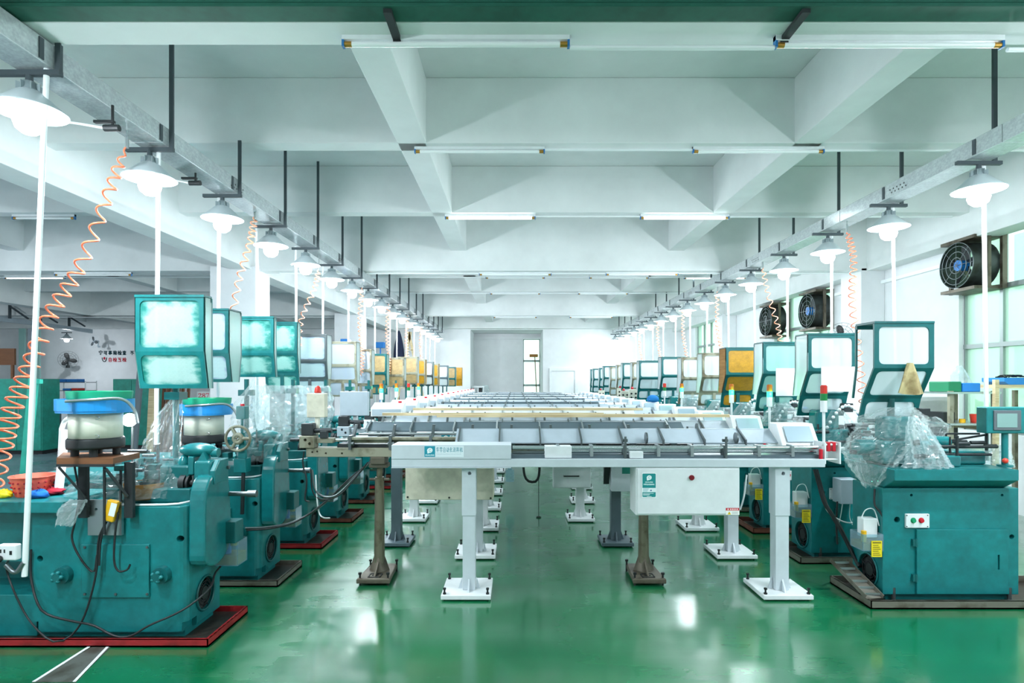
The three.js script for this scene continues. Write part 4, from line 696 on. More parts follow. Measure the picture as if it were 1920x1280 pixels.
  bag([[X(1405, 7.3), Y(755, 7.3), 7.4, 0.06, 0.05], [X(1408, 7.3), Y(785, 7.3), 7.4, 0.2, 0.1]], 'clear film over the fourth window-side lathe', M.bagMilky, 26, 5, 0.24);
  bag([[X(1352, 8.3), Y(750, 8.3), 8.4, 0.06, 0.05], [X(1355, 8.3), Y(780, 8.3), 8.4, 0.22, 0.1]], 'clear film over the fifth window-side lathe', M.bagMilky, 24, 5, 0.24);
  bag([[X(1305, 9.3), Y(740, 9.3), 9.4, 0.15, 0.05], [X(1308, 9.3), Y(770, 9.3), 9.4, 0.22, 0.1]], 'clear film over the sixth window-side lathe', M.bagMilky, 22, 5, 0.24);
  bag([[X(1885, 4.5), Y(835, 4.5), 4.55, 0.03, 0.03], [X(1880, 4.5), Y(860, 4.5), 4.55, 0.09, 0.06], [X(1880, 4.5), Y(876, 4.5), 4.55, 0.12, 0.07]], 'small clear bag behind the screen post in the chip pan', M.bagMilky, 22, 5, 0.26);
  // folded cloth clipped on the first hood
  const g = new THREE.PlaneGeometry(1, 1, 12, 12), p = g.attributes.position, cs = [[1701, 682], [1716, 682], [1733, 722], [1721, 750], [1681, 736]];
  for (let i = 0; i < p.count; i++) { const u = p.getX(i) + 0.5, v = 0.5 - p.getY(i), px = 1702 + u * 13 + v * (-20 + u * 44), py = 680 + v * (56 + u * 14 - 12 * u * u); p.setXYZ(i, X(px, 4.31), Y(py, 4.31), -4.315 + 0.018 * Math.sin(u * 9 + v * 2) * (0.3 + v) + 0.012 * Math.sin(u * 5)); }
  const back = g.clone(); for (let i = 0; i < p.count; i++) back.attributes.position.setZ(i, back.attributes.position.getZ(i) - 0.006);
  g.computeVertexNormals(); back.computeVertexNormals();
  solo('folded_cloth', 'yellowed oily cloth hung over the rail of the first window-side hood', 'cloth', [g, back], M.cloth);
  const sheet = (label, x0, x1, y0, y1, d) => solo('paper_sheet', label, 'paper', box(X(x0, d), X(x1, d), Y(y1, d), Y(y0, d), d, d + 0.004), M.paper);
  sheet('wrinkled white sheet taped on the second window-side hood', 1540, 1603, 687, 734, 5.3);
  sheet('white sheet taped on the third window-side hood', 1455, 1494, 690, 742, 6.3);
}

// ---------- lettering ----------
const GLYPH = {
  ning: '5,0,5,1.5;1,3.5,1,1.8,9,1.8,9,3.5;1.5,4.8,8.5,4.8;5,4.8,5,9.5,3.5,9', ke: '1,1.5,9,1.5;7.5,1.5,7.5,9.5,6,9;2,3.5,2,7,5.5,7,5.5,3.5,2,3.5',
  shi: '1,1.5,9,1.5;2.5,2.6,7.5,2.6,7.5,4,2.5,4,2.5,2.6;2,5.2,8,5.2,8,7.6;1,6.4,9.5,6.4;2,7.6,8,7.6;5,.5,5,9.5,4,9', qian: '3,.5,3.8,1.8;7,.5,6.2,1.8;1,2.2,9,2.2;1.8,3.8,1.8,9.5;1.8,3.8,4.6,3.8,4.6,9.3;1.8,5.5,4.6,5.5;1.8,7.2,4.6,7.2;6.4,4,6.4,7.8;8.5,3.5,8.5,9.5,7.5,9.2',
  jian: '.5,3,4,3;2.2,.5,2.2,9.5;2.2,3.5,.5,7;2.2,4,3.8,5.5;6.8,.5,4.2,4;6.8,.5,9.5,4;5.3,4.2,8.3,4.2;4.8,5.6,5.5,7.8;6.6,5.4,7,7.6;9,5.2,7.9,8.2;4.3,9.2,9.6,9.2', cha: '1,1.8,9,1.8;5,.4,5,4.6;5,2,1.2,4.6;5,2,8.8,4.6;2.8,5,7.2,5,7.2,8,2.8,8,2.8,5;2.8,6.5,7.2,6.5;1,9.4,9,9.4',
  bu: '1,1.5,9,1.5;5.5,1.5,1,6;5,3,5,9.5;5.8,4,9,6.5', zi: '5,.3,4.2,1.8;2,1.8,8,1.8,8,9.5,2,9.5,2,1.8;2,4.4,8,4.4;2,7,8,7', hu: '1,1.2,9,1.2;4,1.2,2.8,5,7.4,5,6.4,9;3.3,3.6,7.6,3.6,7,6;1,9.2,9,9.2',
  hua: '3.5,.5,1,3.6;2.6,2,2.6,5;8.8,1,5.2,3.2;5.2,.5,5.2,4.6,9,4.6;1,6.6,9,6.6;5,5.2,5,9.8', ling: '2,.6,8,.6;1,3.2,1,1.8,9,1.8,9,3.2;5,.6,5,3.8;2.6,2.8,4,2.8;6,2.8,7.4,2.8;5,4,1,6.8;5,4,9,6.8;3,7,7,7,5.5,8.6;4,8.4,6,9.8',
  dong: '1,1.8,4.2,1.8;.6,4,4.6,4;2.4,4,1,8,4.4,7.4;3.6,6,4.6,8.6;5,3,9,3,8.6,9,7.4,8.8;7,.6,7,4,5,9.4', hua2: '3.4,.5,.8,5;2.4,3.2,2.4,9.6;8.8,2,5,6;5,.6,5,8.6,9.2,8.6,9.2,7',
  song: '1.4,.8,2.4,2.2;.6,4,2.4,4,2.4,7.6,.6,9;2,8.2,9.6,9.2;4.6,.6,5.4,2;8,.6,7.2,2;4,2.6,9,2.6;3.6,4.8,9.4,4.8;6.4,2.6,6.4,5,4,7.8;6.6,5,9.2,7.8', liao: '1,1,1.8,2.8;4,1,3.2,2.8;.6,4,4.6,4;2.6,.5,2.6,9.6;2.4,4.4,.6,7.6;2.8,4.6,4.4,6.4;6,1.4,7,2.6;5.8,3.6,6.8,4.8;5.2,7,9.6,6;8.2,.5,8.2,9.6',
  ji: '.5,3,4.4,3;2.4,.5,2.4,9.5;2.4,3.5,.6,7;2.5,4,4,5.6;5.6,1.4,5.6,6,4.6,9.4;5.6,1.4,8.2,1.4,8.2,8.8,9.6,8.8,9.6,7.4',
};
function glyphLine(ctx, names, x, y, w, h, gap, color, lw) {
  ctx.strokeStyle = color; ctx.lineWidth = lw; ctx.lineCap = 'round'; ctx.lineJoin = 'round';
  names.forEach((n, i) => GLYPH[n].split(';').forEach((s) => {
    const v = s.split(',').map(Number); ctx.beginPath();
    for (let k = 0; k < v.length; k += 2) { const a = x + i * (w + gap) + v[k] / 10 * w, b = y + v[k + 1] / 10 * h; k ? ctx.lineTo(a, b) : ctx.moveTo(a, b); }
    ctx.stroke();
  }));
}
function canvasMat(w, h, draw, extra = {}) {
  const c = document.createElement('canvas'); c.width = w; c.height = h; draw(c.getContext('2d'), w, h);
  const t = new THREE.CanvasTexture(c); t.colorSpace = THREE.SRGBColorSpace; return std('#ffffff', 0.5, 0, { map: t, ...extra });
}
const rrPath = (c, x, y, w, h, r) => { c.beginPath(); c.moveTo(x + r, y); c.arcTo(x + w, y, x + w, y + h, r); c.arcTo(x + w, y + h, x, y + h, r); c.arcTo(x, y + h, x, y, r); c.arcTo(x, y, x + w, y, r); c.closePath(); };
function emblem(c, x, y, s) { c.fillStyle = '#f4fafa'; c.beginPath(); c.ellipse(x, y, s, s * 0.9, -0.4, 0, 6.3); c.fill(); c.fillRect(x - s * 0.9, y, s * 0.6, s * 1.1); c.strokeStyle = '#6fb0b4'; c.lineWidth = s * 0.16; c.beginPath(); c.arc(x + s * 0.1, y, s * 0.42, 0.4, 5.6); c.stroke(); }
const labelLong = canvasMat(512, 150, (c, w, h) => {
  c.fillStyle = '#e4eff4'; c.fillRect(0, 0, w, h); c.fillStyle = '#1a93a8'; c.fillRect(4, 4, 138, 142); emblem(c, 74, 60, 36);
  c.fillStyle = '#eef8fa'; c.font = 'bold 26px sans-serif'; c.textAlign = 'center'; c.fillText('HUALING', 73, 132);
  glyphLine(c, ['hua', 'ling', 'zi', 'dong', 'hua2', 'song', 'liao', 'ji'], 156, 18, 36, 68, 7, '#3f8fa0', 4.5);
  c.fillStyle = '#b8ccd4'; for (let i = 0; i < 16; i++) c.fillRect(160 + i * 20, 104 + (i % 3), 13, 8);
});
const labelTall = canvasMat(256, 440, (c, w, h) => {
  c.fillStyle = '#eef4f4'; rrPath(c, 0, 0, w, h, 16); c.fill(); c.fillRect(0, 0, w, h); c.fillStyle = '#158c8c'; rrPath(c, 14, 14, w - 28, h - 28, 20); c.fill();
  emblem(c, 130, 86, 44); c.fillStyle = '#eef8f8'; c.font = 'bold 30px sans-serif'; c.textAlign = 'center'; c.fillText('HUALING', 128, 176);
  glyphLine(c, ['hua', 'ling', 'zi', 'dong', 'song', 'liao', 'ji'], 34, 192, 24, 26, 3, '#f2fbfb', 4);
  c.fillStyle = '#e8f2f4'; c.fillRect(14, 266, w - 28, 74); c.fillStyle = '#8fbcc6'; for (let i = 0; i < 4; i++) c.fillRect(24, 276 + i * 15, 100 - i * 8, 7);
  c.fillStyle = '#2c5a8c'; c.fillRect(148, 300, 26, 22); c.fillStyle = '#dcecec'; c.fillRect(26, 358, 180, 8); c.fillRect(26, 374, 118, 8); c.fillRect(26, 390, 110, 8); c.fillRect(90, 412, 80, 8);
});
const labelWarn = canvasMat(200, 110, (c, w, h) => {
  c.fillStyle = '#f2f2ee'; c.fillRect(0, 0, w, h); c.fillStyle = '#c8202c'; c.fillRect(0, 0, w, 40); c.fillStyle = '#f6dada'; c.beginPath(); c.arc(34, 20, 12, 0, 6.3); c.fill(); for (let i = 0; i < 4; i++) c.fillRect(62 + i * 32, 10, 22, 20);
  c.fillStyle = '#e8c81c'; c.beginPath(); c.moveTo(24, 104); c.lineTo(78, 104); c.lineTo(51, 54); c.fill(); c.fillStyle = '#222'; c.fillRect(48, 70, 6, 18); c.fillRect(48, 92, 6, 6);
  c.fillStyle = '#c4c6c4'; for (let i = 0; i < 3; i++) c.fillRect(92, 58 + i * 16, 90, 8);
});
const signWall = canvasMat(1024, 300, (c, w, h) => {
  glyphLine(c, ['ning', 'ke', 'shi', 'qian', 'jian', 'cha'], 12, 10, 92, 100, 16, '#12343c', 15); glyphLine(c, ['bu'], 730, 10, 92, 100, 16, '#12343c', 15);
  c.strokeStyle = '#0c2024'; c.lineWidth = 18; c.beginPath(); c.moveTo(92, 176); c.quadraticCurveTo(96, 246, 134, 262); c.moveTo(192, 176); c.quadraticCurveTo(188, 246, 150, 262); c.stroke();
  c.fillStyle = '#b01f38'; c.beginPath(); c.ellipse(142, 186, 24, 32, 0, 0, 6.3); c.fill();
  glyphLine(c, ['zi', 'jian', 'hu', 'jian'], 228, 168, 92, 98, 16, '#b8283c', 13);
}, { roughness: 0.9, transparent: true });
{ const c = document.createElement('canvas'); c.width = 1024; c.height = 300; const x = c.getContext('2d'), src = signWall.map.image.getContext('2d').getImageData(0, 0, 1024, 300), out = x.createImageData(1024, 300); for (let i = 0; i < 1024 * 300; i++) { out.data[4 * i] = out.data[4 * i + 1] = out.data[4 * i + 2] = src.data[4 * i + 3]; out.data[4 * i + 3] = 255; } x.putImageData(out, 0, 0); signWall.alphaMap = new THREE.CanvasTexture(c); }
const labelNum = canvasMat(128, 80, (c) => { c.fillStyle = '#eef0f0'; c.fillRect(0, 0, 128, 80); c.fillStyle = '#d02838'; c.font = 'bold 64px serif'; c.textAlign = 'center'; c.fillText('287', 64, 64); });

// ---------- bar feeders across the aisle ----------
function basePlate(t, x, d, w, l, mat, bolts = true) {
  const pl = part('base_plate', box(x - w / 2, x + w / 2, 0.012, 0.045, d - l / 2, d + l / 2, 0.005), mat, t);
  for (const [sx, sd] of [[-1, -1], [1, -1], [-1, 1], [1, 1]]) {
    const bx = x + sx * (w / 2 - 0.025), bd = d + sd * (l / 2 - 0.03);
    part('levelling_bolt', [cylY(bx, 0, 0.085, bd, 0.007, 0.007, 8), cylY(bx, 0.078, 0.09, bd, 0.012, 0.012, 6), cylY(bx, 0.045, 0.055, bd, 0.013, 0.013, 6)], M.black, pl);
  }
  return pl;
}
function squareLeg(t, x, d, w, mat, top, split = 0.62) {
  const lg = part('leg', [cut(box(x - w / 2, x + w / 2, split * top, top, d - w / 2, d + w / 2, 0.004), [cylD(d - w, d - w * 0.1, x + 0.005, top - 0.05, 0.014, 14)]), box(x - w / 2 + 0.006, x + w / 2 - 0.006, 0.045, split * top + 0.02, d - w / 2 + 0.006, d + w / 2 - 0.006, 0.004)], mat, t);
  const gus = [];
  for (const s of [-1, 1]) gus.push(prismD(s < 0 ? [[x - w / 2, 0.045], [x - w / 2, 0.13], [x - w / 2 - 0.03, 0.045]] : [[x + w / 2, 0.045], [x + w / 2 + 0.03, 0.045], [x + w / 2, 0.13]], d - 0.006, d + 0.006));
  gus.push(prismX([[d - w / 2, 0.045], [d - w / 2, 0.13], [d - w / 2 - 0.05, 0.045]], x - 0.006, x + 0.006));
  each('gusset', gus, mat, lg);
  return lg;
}
function lidTrough(t, x0, x1, yF, dF, yB, dB, mat, ribMat, step = 0.32) {  // sloping loading table with triangular ribs
  part('loading_table', prismX([[dF, yF - 0.008], [dF, yF], [dB, yB], [dB, yB - 0.008]].reverse(), x0, x1), mat, t);
  part('table_edge', box(x0, x1, yB - 0.02, yB + 0.004, dB, dB + 0.02), mat, t);
  for (let x = x0 + 0.02, i = 0; x < x1; x += step, i++) part('rib', prismX([[dF - 0.02, yF - 0.02], [dB + 0.02, yB - 0.02], [dB + 0.02, yB + 0.022], [dF - 0.02, yF + 0.022]], x, x + 0.012), ribMat, t);
}
function tower(t, x, y, d, state) {
  const base = part('signal_tower', [cylY(x, y, y + 0.24, d, 0.011, 0.011, 10), cylY(x, y + 0.24, y + 0.33, d, 0.026, 0.026, 14)], M.white, t, 'white signal tower stem');
  part('green_light', cylY(x, y + 0.33, y + 0.385, d, 0.026, 0.026, 14), state === 'lit' ? M.sigGreenLit : M.sigGreen, base, state === 'lit' ? 'glowing green signal light' : 'green signal light');
  part('red_light', [cylY(x, y + 0.385, y + 0.445, d, 0.026, 0.026, 14), cylY(x, y + 0.445, y + 0.452, d, 0.022, 0.018, 14)], state === 'lit' ? M.sigAmber : M.sigRed, base, 'red signal light');
  if (state === 'lit') { const o = origin.get(t), l = new THREE.PointLight('#4dff9c', 0.12); l.position.set(x - o.x, y + 0.36 - o.y, -(d) - o.z + 0.035); l.castShadow = true; l.name = 'signal_light'; t.add(l); }
}
// feeders that serve the window-side lathes
function feederA(k, label, o) {
  const t = thing('bar_feeder', label, 'bar feeder', [0.7, 0, 4.45], 'bar feeders of the window-side lathes');
  const { main = M.lightGrey, leg = M.lightGrey, table = M.coolGrey, tow, detail = true, box: withBox } = o, D = 4.42;
  part('lower_beam', box(-0.913, 2.29, 0.967, 1.027, 4.33, 4.47, 0.004), main, t);
  const hs = part('drive_housing', box(-0.913, -0.03, 1.027, 1.133, 4.325, 4.56, 0.005), main, t);
  part('beam_ledge', box(-0.913, -0.03, 0.962, 0.966, 4.322, 4.48), main, t);
  if (k <= 2) sticker('maker_label', X(795, 4.32), X(870, 4.32), Y(857, 4.32), Y(835.5, 4.32), 4.323, labelLong, hs, 'teal and white maker label with characters');
  squareLeg(t, -0.345, D, 0.106, leg, 0.967); squareLeg(t, 1.99, D, 0.112, leg, 0.967);
  basePlate(t, -0.36, 4.46, 0.365, 0.39, leg === M.lightGrey ? M.white : leg); basePlate(t, 1.99, 4.46, 0.365, 0.39, leg === M.lightGrey ? M.white : leg);
  part('channel_bed', box(-0.03, 2.28, 1.027, 1.05, 4.38, 4.54), M.darkGrey, t);
  part('guide_rod', [cylX(-0.02, 2.27, 1.105, 4.4, 0.015, 12)], M.chrome, t); part('guide_rod', [cylX(0.35, 2.27, 1.075, 4.43, 0.013, 12)], M.chrome, t);
  part('push_rod', cylX(-0.02, 0.4, 1.07, 4.4, 0.012, 10), M.steelDark, t);
  for (let x = 0.32, i = 0; x < 2.2; x += 0.25, i++) {
    part('rod_clamp', [box(x - 0.012, x + 0.012, 1.04, 1.125, 4.37, 4.46, 0.003), ...(i % 3 === 2 ? [box(x - 0.008, x + 0.008, 1.0, 1.19, 4.362, 4.372), cylX(x - 0.02, x + 0.02, 1.16, 4.39, 0.012, 8)] : [])], i % 3 === 2 ? M.steelDark : M.steel, t);
  }
  part('carriage', [box(0.22, 0.42, 1.03, 1.12, 4.36, 4.46, 0.006), box(0.85, 0.95, 1.03, 1.08, 4.35, 4.4, 0.004)], M.white, t);
  lidTrough(t, -0.47, 2.1, 1.125, 4.58, 1.215, 4.74, table, M.steelDark);
  if (detail) {
    for (const x of [1.02, 1.72]) part('pulley_disc', cylX(x - 0.006, x + 0.006, 1.16, 4.57, 0.045, 18), M.steelDark, t);
    each('end_plate', [box(2.29, 2.3, 0.99, 1.15, 4.34, 4.5), box(2.4, 2.41, 0.99, 1.15, 4.34, 4.5), cylX(2.28, 2.42, 1.02, 4.37, 0.008, 8), cylX(2.28, 2.42, 1.13, 4.37, 0.008, 8), cylX(2.38, 2.5, 1.09, 4.46, 0.014, 10)], M.white, t);
    each('red_block', [box(2.32, 2.345, 1.08, 1.15, 4.36, 4.4, 0.004), box(2.36, 2.385, 1.08, 1.15, 4.36, 4.4, 0.004), box(2.255, 2.275, 1.0, 1.1, 4.335, 4.36, 0.004)], M.btnRed, t, 'red guide block');
  }
  // sloped touch panel
  const sx0 = X(1462, 4.55), sx1 = X(1532, 4.55);
  const con = part('console', prismX([[4.5, 1.1], [4.62, 1.27], [4.74, 1.27], [4.74, 1.1]].reverse(), sx0, sx1, [], 0.006), M.white, t, 'white sloping operator console');
  part('console_screen', prismX([[4.514, 1.135], [4.594, 1.247], [4.59, 1.25], [4.51, 1.138]].reverse(), sx0 + 0.045, sx1 - 0.04), M.screenBlue, con, 'blue grey touch screen');
  part('console_neck', box(sx0 + 0.1, sx1 - 0.08, 1.0, 1.1, 4.6, 4.7), M.white, con);
  if (tow) tower(t, 2.43, 1.12, 4.62, tow); if (tow) part('tower_foot', box(2.38, 2.48, 1.0, 1.12, 4.6, 4.64), M.white, t);
  if (withBox) {
    const bx0 = X(1192, 4.34), bx1 = X(1387, 4.34), y0 = Y(966, 4.34), y1 = 0.966;
    const cb = part('control_cabinet', box(bx0, bx1, y0, y1, 4.34, 4.56, 0.006), M.white, t, 'white electrical cabinet under the beam');
    if (k === 1) {
      part('cabinet_door', box(bx0 + 0.012, bx1 - 0.012, y0 + 0.012, y1 - 0.012, 4.332, 4.342, 0.003), M.white, cb);
      sticker('maker_plate', X(1203, 4.33), X(1231, 4.33), Y(933, 4.33), Y(886, 4.33), 4.33, labelTall, cb, 'teal rounded maker plate');
      sticker('warning_label', X(1361, 4.33), X(1386, 4.33), Y(965, 4.33), Y(952, 4.33), 4.33, labelWarn, cb, 'red and yellow warning label');
      part('door_lock', [cylD(4.322, 4.334, X(1296.5, 4.33), Y(895, 4.33), 0.02, 20, 0.018), cylD(4.316, 4.324, X(1296.5, 4.33), Y(895, 4.33), 0.014, 16)], std('#7c1020', 0.35), cb, 'dark red lock button');
    }
  }
  t.position.z -= (k - 1) * 0.985;
  return t;
}
// feeders that serve the column-side lathes
function feederB(k, label, o) {
  const t = thing('bar_feeder', label, 'bar feeder', [-0.1, 0, 4.8], 'bar feeders of the column-side lathes');
  const { main = M.olive, leg = 'round', legMat = M.oldSteel, table = M.darkGrey, tow, con = 'slope' } = o;
  part('lower_beam', cut(box(-1.69, 1.5, 0.99, 1.063, 4.74, 4.86, 0.004), [[-1.64, 1.03], [-1.6, 1.035], [-1.53, 1.02], [-1.4, 1.02]].map(([x, y]) => cylD(4.7, 4.78, x, y, 0.008, 10))), main, t);
  for (const x of [-1.11, o.rx ?? 1.05]) {
    if (leg === 'round') {
      part('leg', [cylY(x, 0.3, 0.82, 4.8, 0.042, 0.036, 18), cylY(x, 0.08, 0.3, 4.8, 0.045, 0.042, 18), cylY(x, 0.8, 0.99, 4.8, 0.024, 0.024, 14)], legMat, t, 'grimy round steel leg');
      part('leg_clamp', [box(x - 0.06, x + 0.06, 0.93, 0.99, 4.73, 4.87, 0.008), box(x - 0.075, x + 0.075, 0.9, 0.935, 4.75, 4.85, 0.006), cylX(x - 0.08, x + 0.08, 0.8, 4.8, 0.012, 8)], M.castIron, t);
      const pl = part('cast_base', [prismY([[x - 0.13, 4.58], [x + 0.13, 4.58], [x + 0.11, 4.98], [x - 0.11, 4.98]], 0.02, 0.06, 0.008), cylY(x, 0.055, 0.17, 4.8, 0.085, 0.046, 4).rotateY(0), prismX([[4.6, 0.055], [4.78, 0.055], [4.78, 0.16]].reverse(), x - 0.006, x + 0.006)], M.castIron, t, 'cast iron foot with raised mark');
      part('cast_mark', [box(x - 0.05, x + 0.05, 0.06, 0.066, 4.61, 4.616), box(x - 0.05, x + 0.05, 0.06, 0.066, 4.69, 4.696), box(x - 0.05, x - 0.044, 0.06, 0.066, 4.61, 4.696), box(x + 0.044, x + 0.05, 0.06, 0.066, 4.61, 4.696), box(x - 0.004, x + 0.004, 0.06, 0.066, 4.625, 4.68), box(x - 0.025, x + 0.025, 0.06, 0.066, 4.65, 4.656)], M.ironDark, pl);
      for (const [sx, sd] of [[-1, 4.61], [1, 4.61], [-1, 4.95], [1, 4.95]]) part('levelling_bolt', [cylY(x + sx * 0.11, 0, 0.1, sd, 0.008, 0.008, 8), cylY(x + sx * 0.11, 0.085, 0.1, sd, 0.014, 0.014, 6)], M.black, pl);
    } else { squareLeg(t, x - 0.06, 4.8, 0.108, legMat, 0.99, 0.9); basePlate(t, x - 0.06, 4.81, 0.31, 0.33, legMat); }
  }
  part('channel_bed', box(-1.45, 1.45, 1.063, 1.09, 4.78, 4.94), M.ironDark, t);
  part('guide_channel', [box(-1.35, 1.42, 1.13, 1.15, 4.72, 4.78, 0.003), box(-1.35, 1.42, 1.1, 1.15, 4.775, 4.785)], main, t);
  for (let x = -1.33; x < 1.4; x += 0.325) part('bracket_arm', [box(x - 0.012, x + 0.012, 1.05, 1.165, 4.71, 4.8, 0.003), prismX([[4.76, 1.12], [4.9, 1.24], [4.93, 1.24], [4.8, 1.09]].reverse(), x - 0.01, x + 0.01), cylX(x - 0.02, x + 0.03, 1.1, 4.73, 0.02, 10)], M.steelDark, t);
  part('guide_rod', cylX(-1.72, 1.4, 1.12, 4.83, 0.016, 12), M.chrome, t); part('guide_rod', cylX(-1.3, 1.4, 1.165, 4.88, 0.011, 10), M.steel, t);
  part('end_block', [cut(box(-1.74, -1.62, 1.063, 1.16, 4.72, 4.84, 0.006), [[-1.69, 1.13], [-1.655, 1.1]].map(([x, y]) => cylD(4.7, 4.77, x, y, 0.012, 12))), box(-1.62, -1.48, 1.1, 1.14, 4.76, 4.84, 0.004)], main, t);
  part('valve_cluster', [box(-1.74, -1.64, 1.16, 1.26, 4.76, 4.84, 0.008), cylX(-1.64, -1.5, 1.2, 4.8, 0.02, 10), cylX(-1.85, -1.7, 1.12, 4.83, 0.014, 10), box(-1.58, -1.52, 1.14, 1.2, 4.74, 4.78, 0.004)], M.ironDark, t);
  lidTrough(t, -1.26, 1.42, 1.19, 4.9, 1.25, 5.02, table, M.steel, 0.36);
  if (con === 'post') {
    part('console_post', box(-1.66, -1.63, 1.16, 1.33, 4.86, 4.9), M.cream, t);
    const cb = part('console', box(X(578, 4.88), X(612, 4.88), Y(782, 4.88), Y(737, 4.88), 4.84, 4.92, 0.006), M.creamGrime, t, 'cream control box on a post');
    part('beacon', [lathe([[0, 1.505], [0.028, 1.505], [0.028, 1.52], [0.024, 1.545], [0.012, 1.562], [0, 1.566]], X(596, 4.88), 4.88, 16)], M.sigRed, cb, 'red dome beacon');
  } else if (con === 'panel') {
    part('console_post', box(-1.62, -1.58, 1.1, 1.3, 4.86, 4.9), M.white, t);
    part('console', box(-1.74, -1.46, 1.26, 1.5, 4.82, 4.88, 0.006), M.coolGrey, t, 'grey control panel wrapped in film');
  } else {
    const cn = part('console', prismX([[4.74, 1.2], [4.74, 1.29], [4.92, 1.35], [4.98, 1.35], [4.98, 1.2]].reverse(), -1.66, -1.3, [], 0.004), M.white, t, 'white sloping operator console');
    part('console_front', box(-1.645, -1.315, 1.21, 1.28, 4.736, 4.742), M.coolGrey, cn); part('stop_button', cylY(-1.36, 1.345, 1.37, 4.93, 0.022, 0.022, 12), M.btnRed, cn, 'red stop button');
    part('console_post', box(-1.52, -1.44, 1.05, 1.2, 4.8, 4.94), M.white, cn);
  }
  if (tow) tower(t, -1.9 + 0.12, 1.12, 4.8, tow), part('tower_foot', box(-1.82, -1.72, 1.06, 1.12, 4.78, 4.82), M.white, t);
  if (o.box) { const b = part('control_cabinet', box(X(760, 4.72), X(925, 4.72), Y(937, 4.72), 0.985, 4.72, 4.96, 0.006), o.box, t, 'cream electrical cabinet under the beam'); each('cabinet_screw', [[764, 932], [842, 933], [920, 934]].map(([a, y]) => cylD(4.714, 4.722, X(a, 4.71), Y(y, 4.71), 0.008, 8)), M.black, b); }
  if (o.drawer) {
    const b = part('drawer_box', box(0.43, 0.86, 0.39, 0.68, 4.66, 4.74, 0.006), M.white, t, 'white drawer box hung on the leg');
    part('drawer_front', box(0.44, 0.85, 0.4, 0.62, 4.652, 4.662, 0.003), M.white, b);
    part('drawer_handle', [bar([0.55, 0.53, 4.63], [0.72, 0.53, 4.63], 0.007), bar([0.55, 0.53, 4.63], [0.55, 0.53, 4.655], 0.007), bar([0.72, 0.53, 4.63], [0.72, 0.53, 4.655], 0.007)], M.black, b);
  }
  if (o.terminal) {
    const b = part('terminal_box', box(0.92, 1.17, 0.55, 0.985, 4.6, 4.73, 0.006), M.lightGrey, t, 'pale terminal box hung on the dark leg');
    part('teal_label', box(1.02, 1.12, 0.72, 0.78, 4.597, 4.6), M.tealCab, b, 'small teal label');
    part('box_bracket', prismX([[4.6, 0.985], [4.6, 0.9], [4.72, 0.6], [4.73, 0.985]], 0.86, 0.915), M.ironDark, t);
  }
  t.position.z -= (k - 1) * 1.0;
  return t;
}
const fa = [{ box: true, tow: 'off' }, { tow: 'lit', box: false }, { leg: M.white, main: M.white, tow: 'lit' }, { leg: M.white, main: M.white }, { leg: M.white, tow: 'lit' }, { main: M.white, tow: 'off' }];
const fb = [{ con: 'post', box: M.creamGrime, table: M.darkGrey }, { leg: 'sq', legMat: M.darkGrey, main: M.coolGrey, con: 'panel', table: M.coolGrey, terminal: true }, { leg: 'sq', legMat: M.white, main: M.white, table: M.white, drawer: true, rx: 0.81 }, { leg: 'sq', legMat: M.white, main: M.lightGrey, table: M.white, tow: 'lit', rx: 0.95 }, { leg: 'sq', legMat: M.white, main: M.white, table: M.coolGrey, tow: 'lit' }, { leg: 'sq', legMat: M.white, tow: 'off' }, { leg: 'sq', legMat: M.white, main: M.white, table: M.lightGrey, tow: 'lit' }];
const FN = 15;
for (let k = 1; k <= FN; k++) {
  feederA(k, k === 1 ? 'light grey bar feeder with the maker label and the white cabinet' : `light grey bar feeder to the window-side row, ${ORD[k]} from the one with the white cabinet`, fa[k - 1] ?? { main: k % 2 ? M.white : M.lightGrey, leg: M.white, table: k % 2 ? M.white : M.coolGrey, detail: false });
  feederB(k, k === 1 ? 'old olive bar feeder on round cast-iron legs with a red beacon' : `bar feeder to the column-side row, ${ORD[k]} from the one with the red beacon`, fb[k - 1] ?? { leg: 'sq', legMat: M.white, main: M.white, table: k % 2 ? M.lightGrey : M.darkGrey });
}
// timber slats lying on the feeders
for (const [k, [x0, x1, y, d, r]] of [[-0.75, 2.05, 1.272, 5.62, 0], [-0.55, 1.9, 1.272, 5.7, 0.01], [-1.35, 0.9, 1.268, 5.97, 0], [-1.2, 1.5, 1.275, 6.9, 0]].entries())
  solo('timber_slat', ['long pale timber slat lying across the second light grey feeder', 'shorter pale timber slat lying behind the first slat', 'pale timber slat on the dark loading table', 'pale timber slat on the third feeder'][k], 'timber slat', box(x0, x1, y - 0.014, y + 0.014, d - 0.014, d + 0.014), M.wood, 'timber slats');
solo('air_filter', 'clear air filter bowl hanging under the feeders', 'air filter', [cylY(X(956, 8), Y(902, 8), Y(880, 8), 8, 0.06, 0.06, 16), cylY(X(956, 8), Y(880, 8), 0.99, 8, 0.03)], M.clearBox);
solo('plumb_line', 'dark line with a small weight hanging under the feeders', 'plumb line', [cylY(X(1010, 6.9), Y(970, 6.9), 1.0, 6.9, 0.004, 0.004, 6), ball(X(1010, 6.9), Y(969, 6.9), 6.9, 0.02, 1.6, 0.6, 1, 8)], M.black);
solo('hose_loop', 'black hose loop under the feeder beams', 'hose', tube([[X(980, 5.9), 0.98, 5.9], [X(983, 5.9), Y(888, 5.9), 5.9], [X(995, 5.9), Y(903, 5.9), 5.9], [X(1010, 5.9), Y(893, 5.9), 5.9], [X(1012, 5.9), 0.98, 5.9]], 0.014, 24), M.rubber);

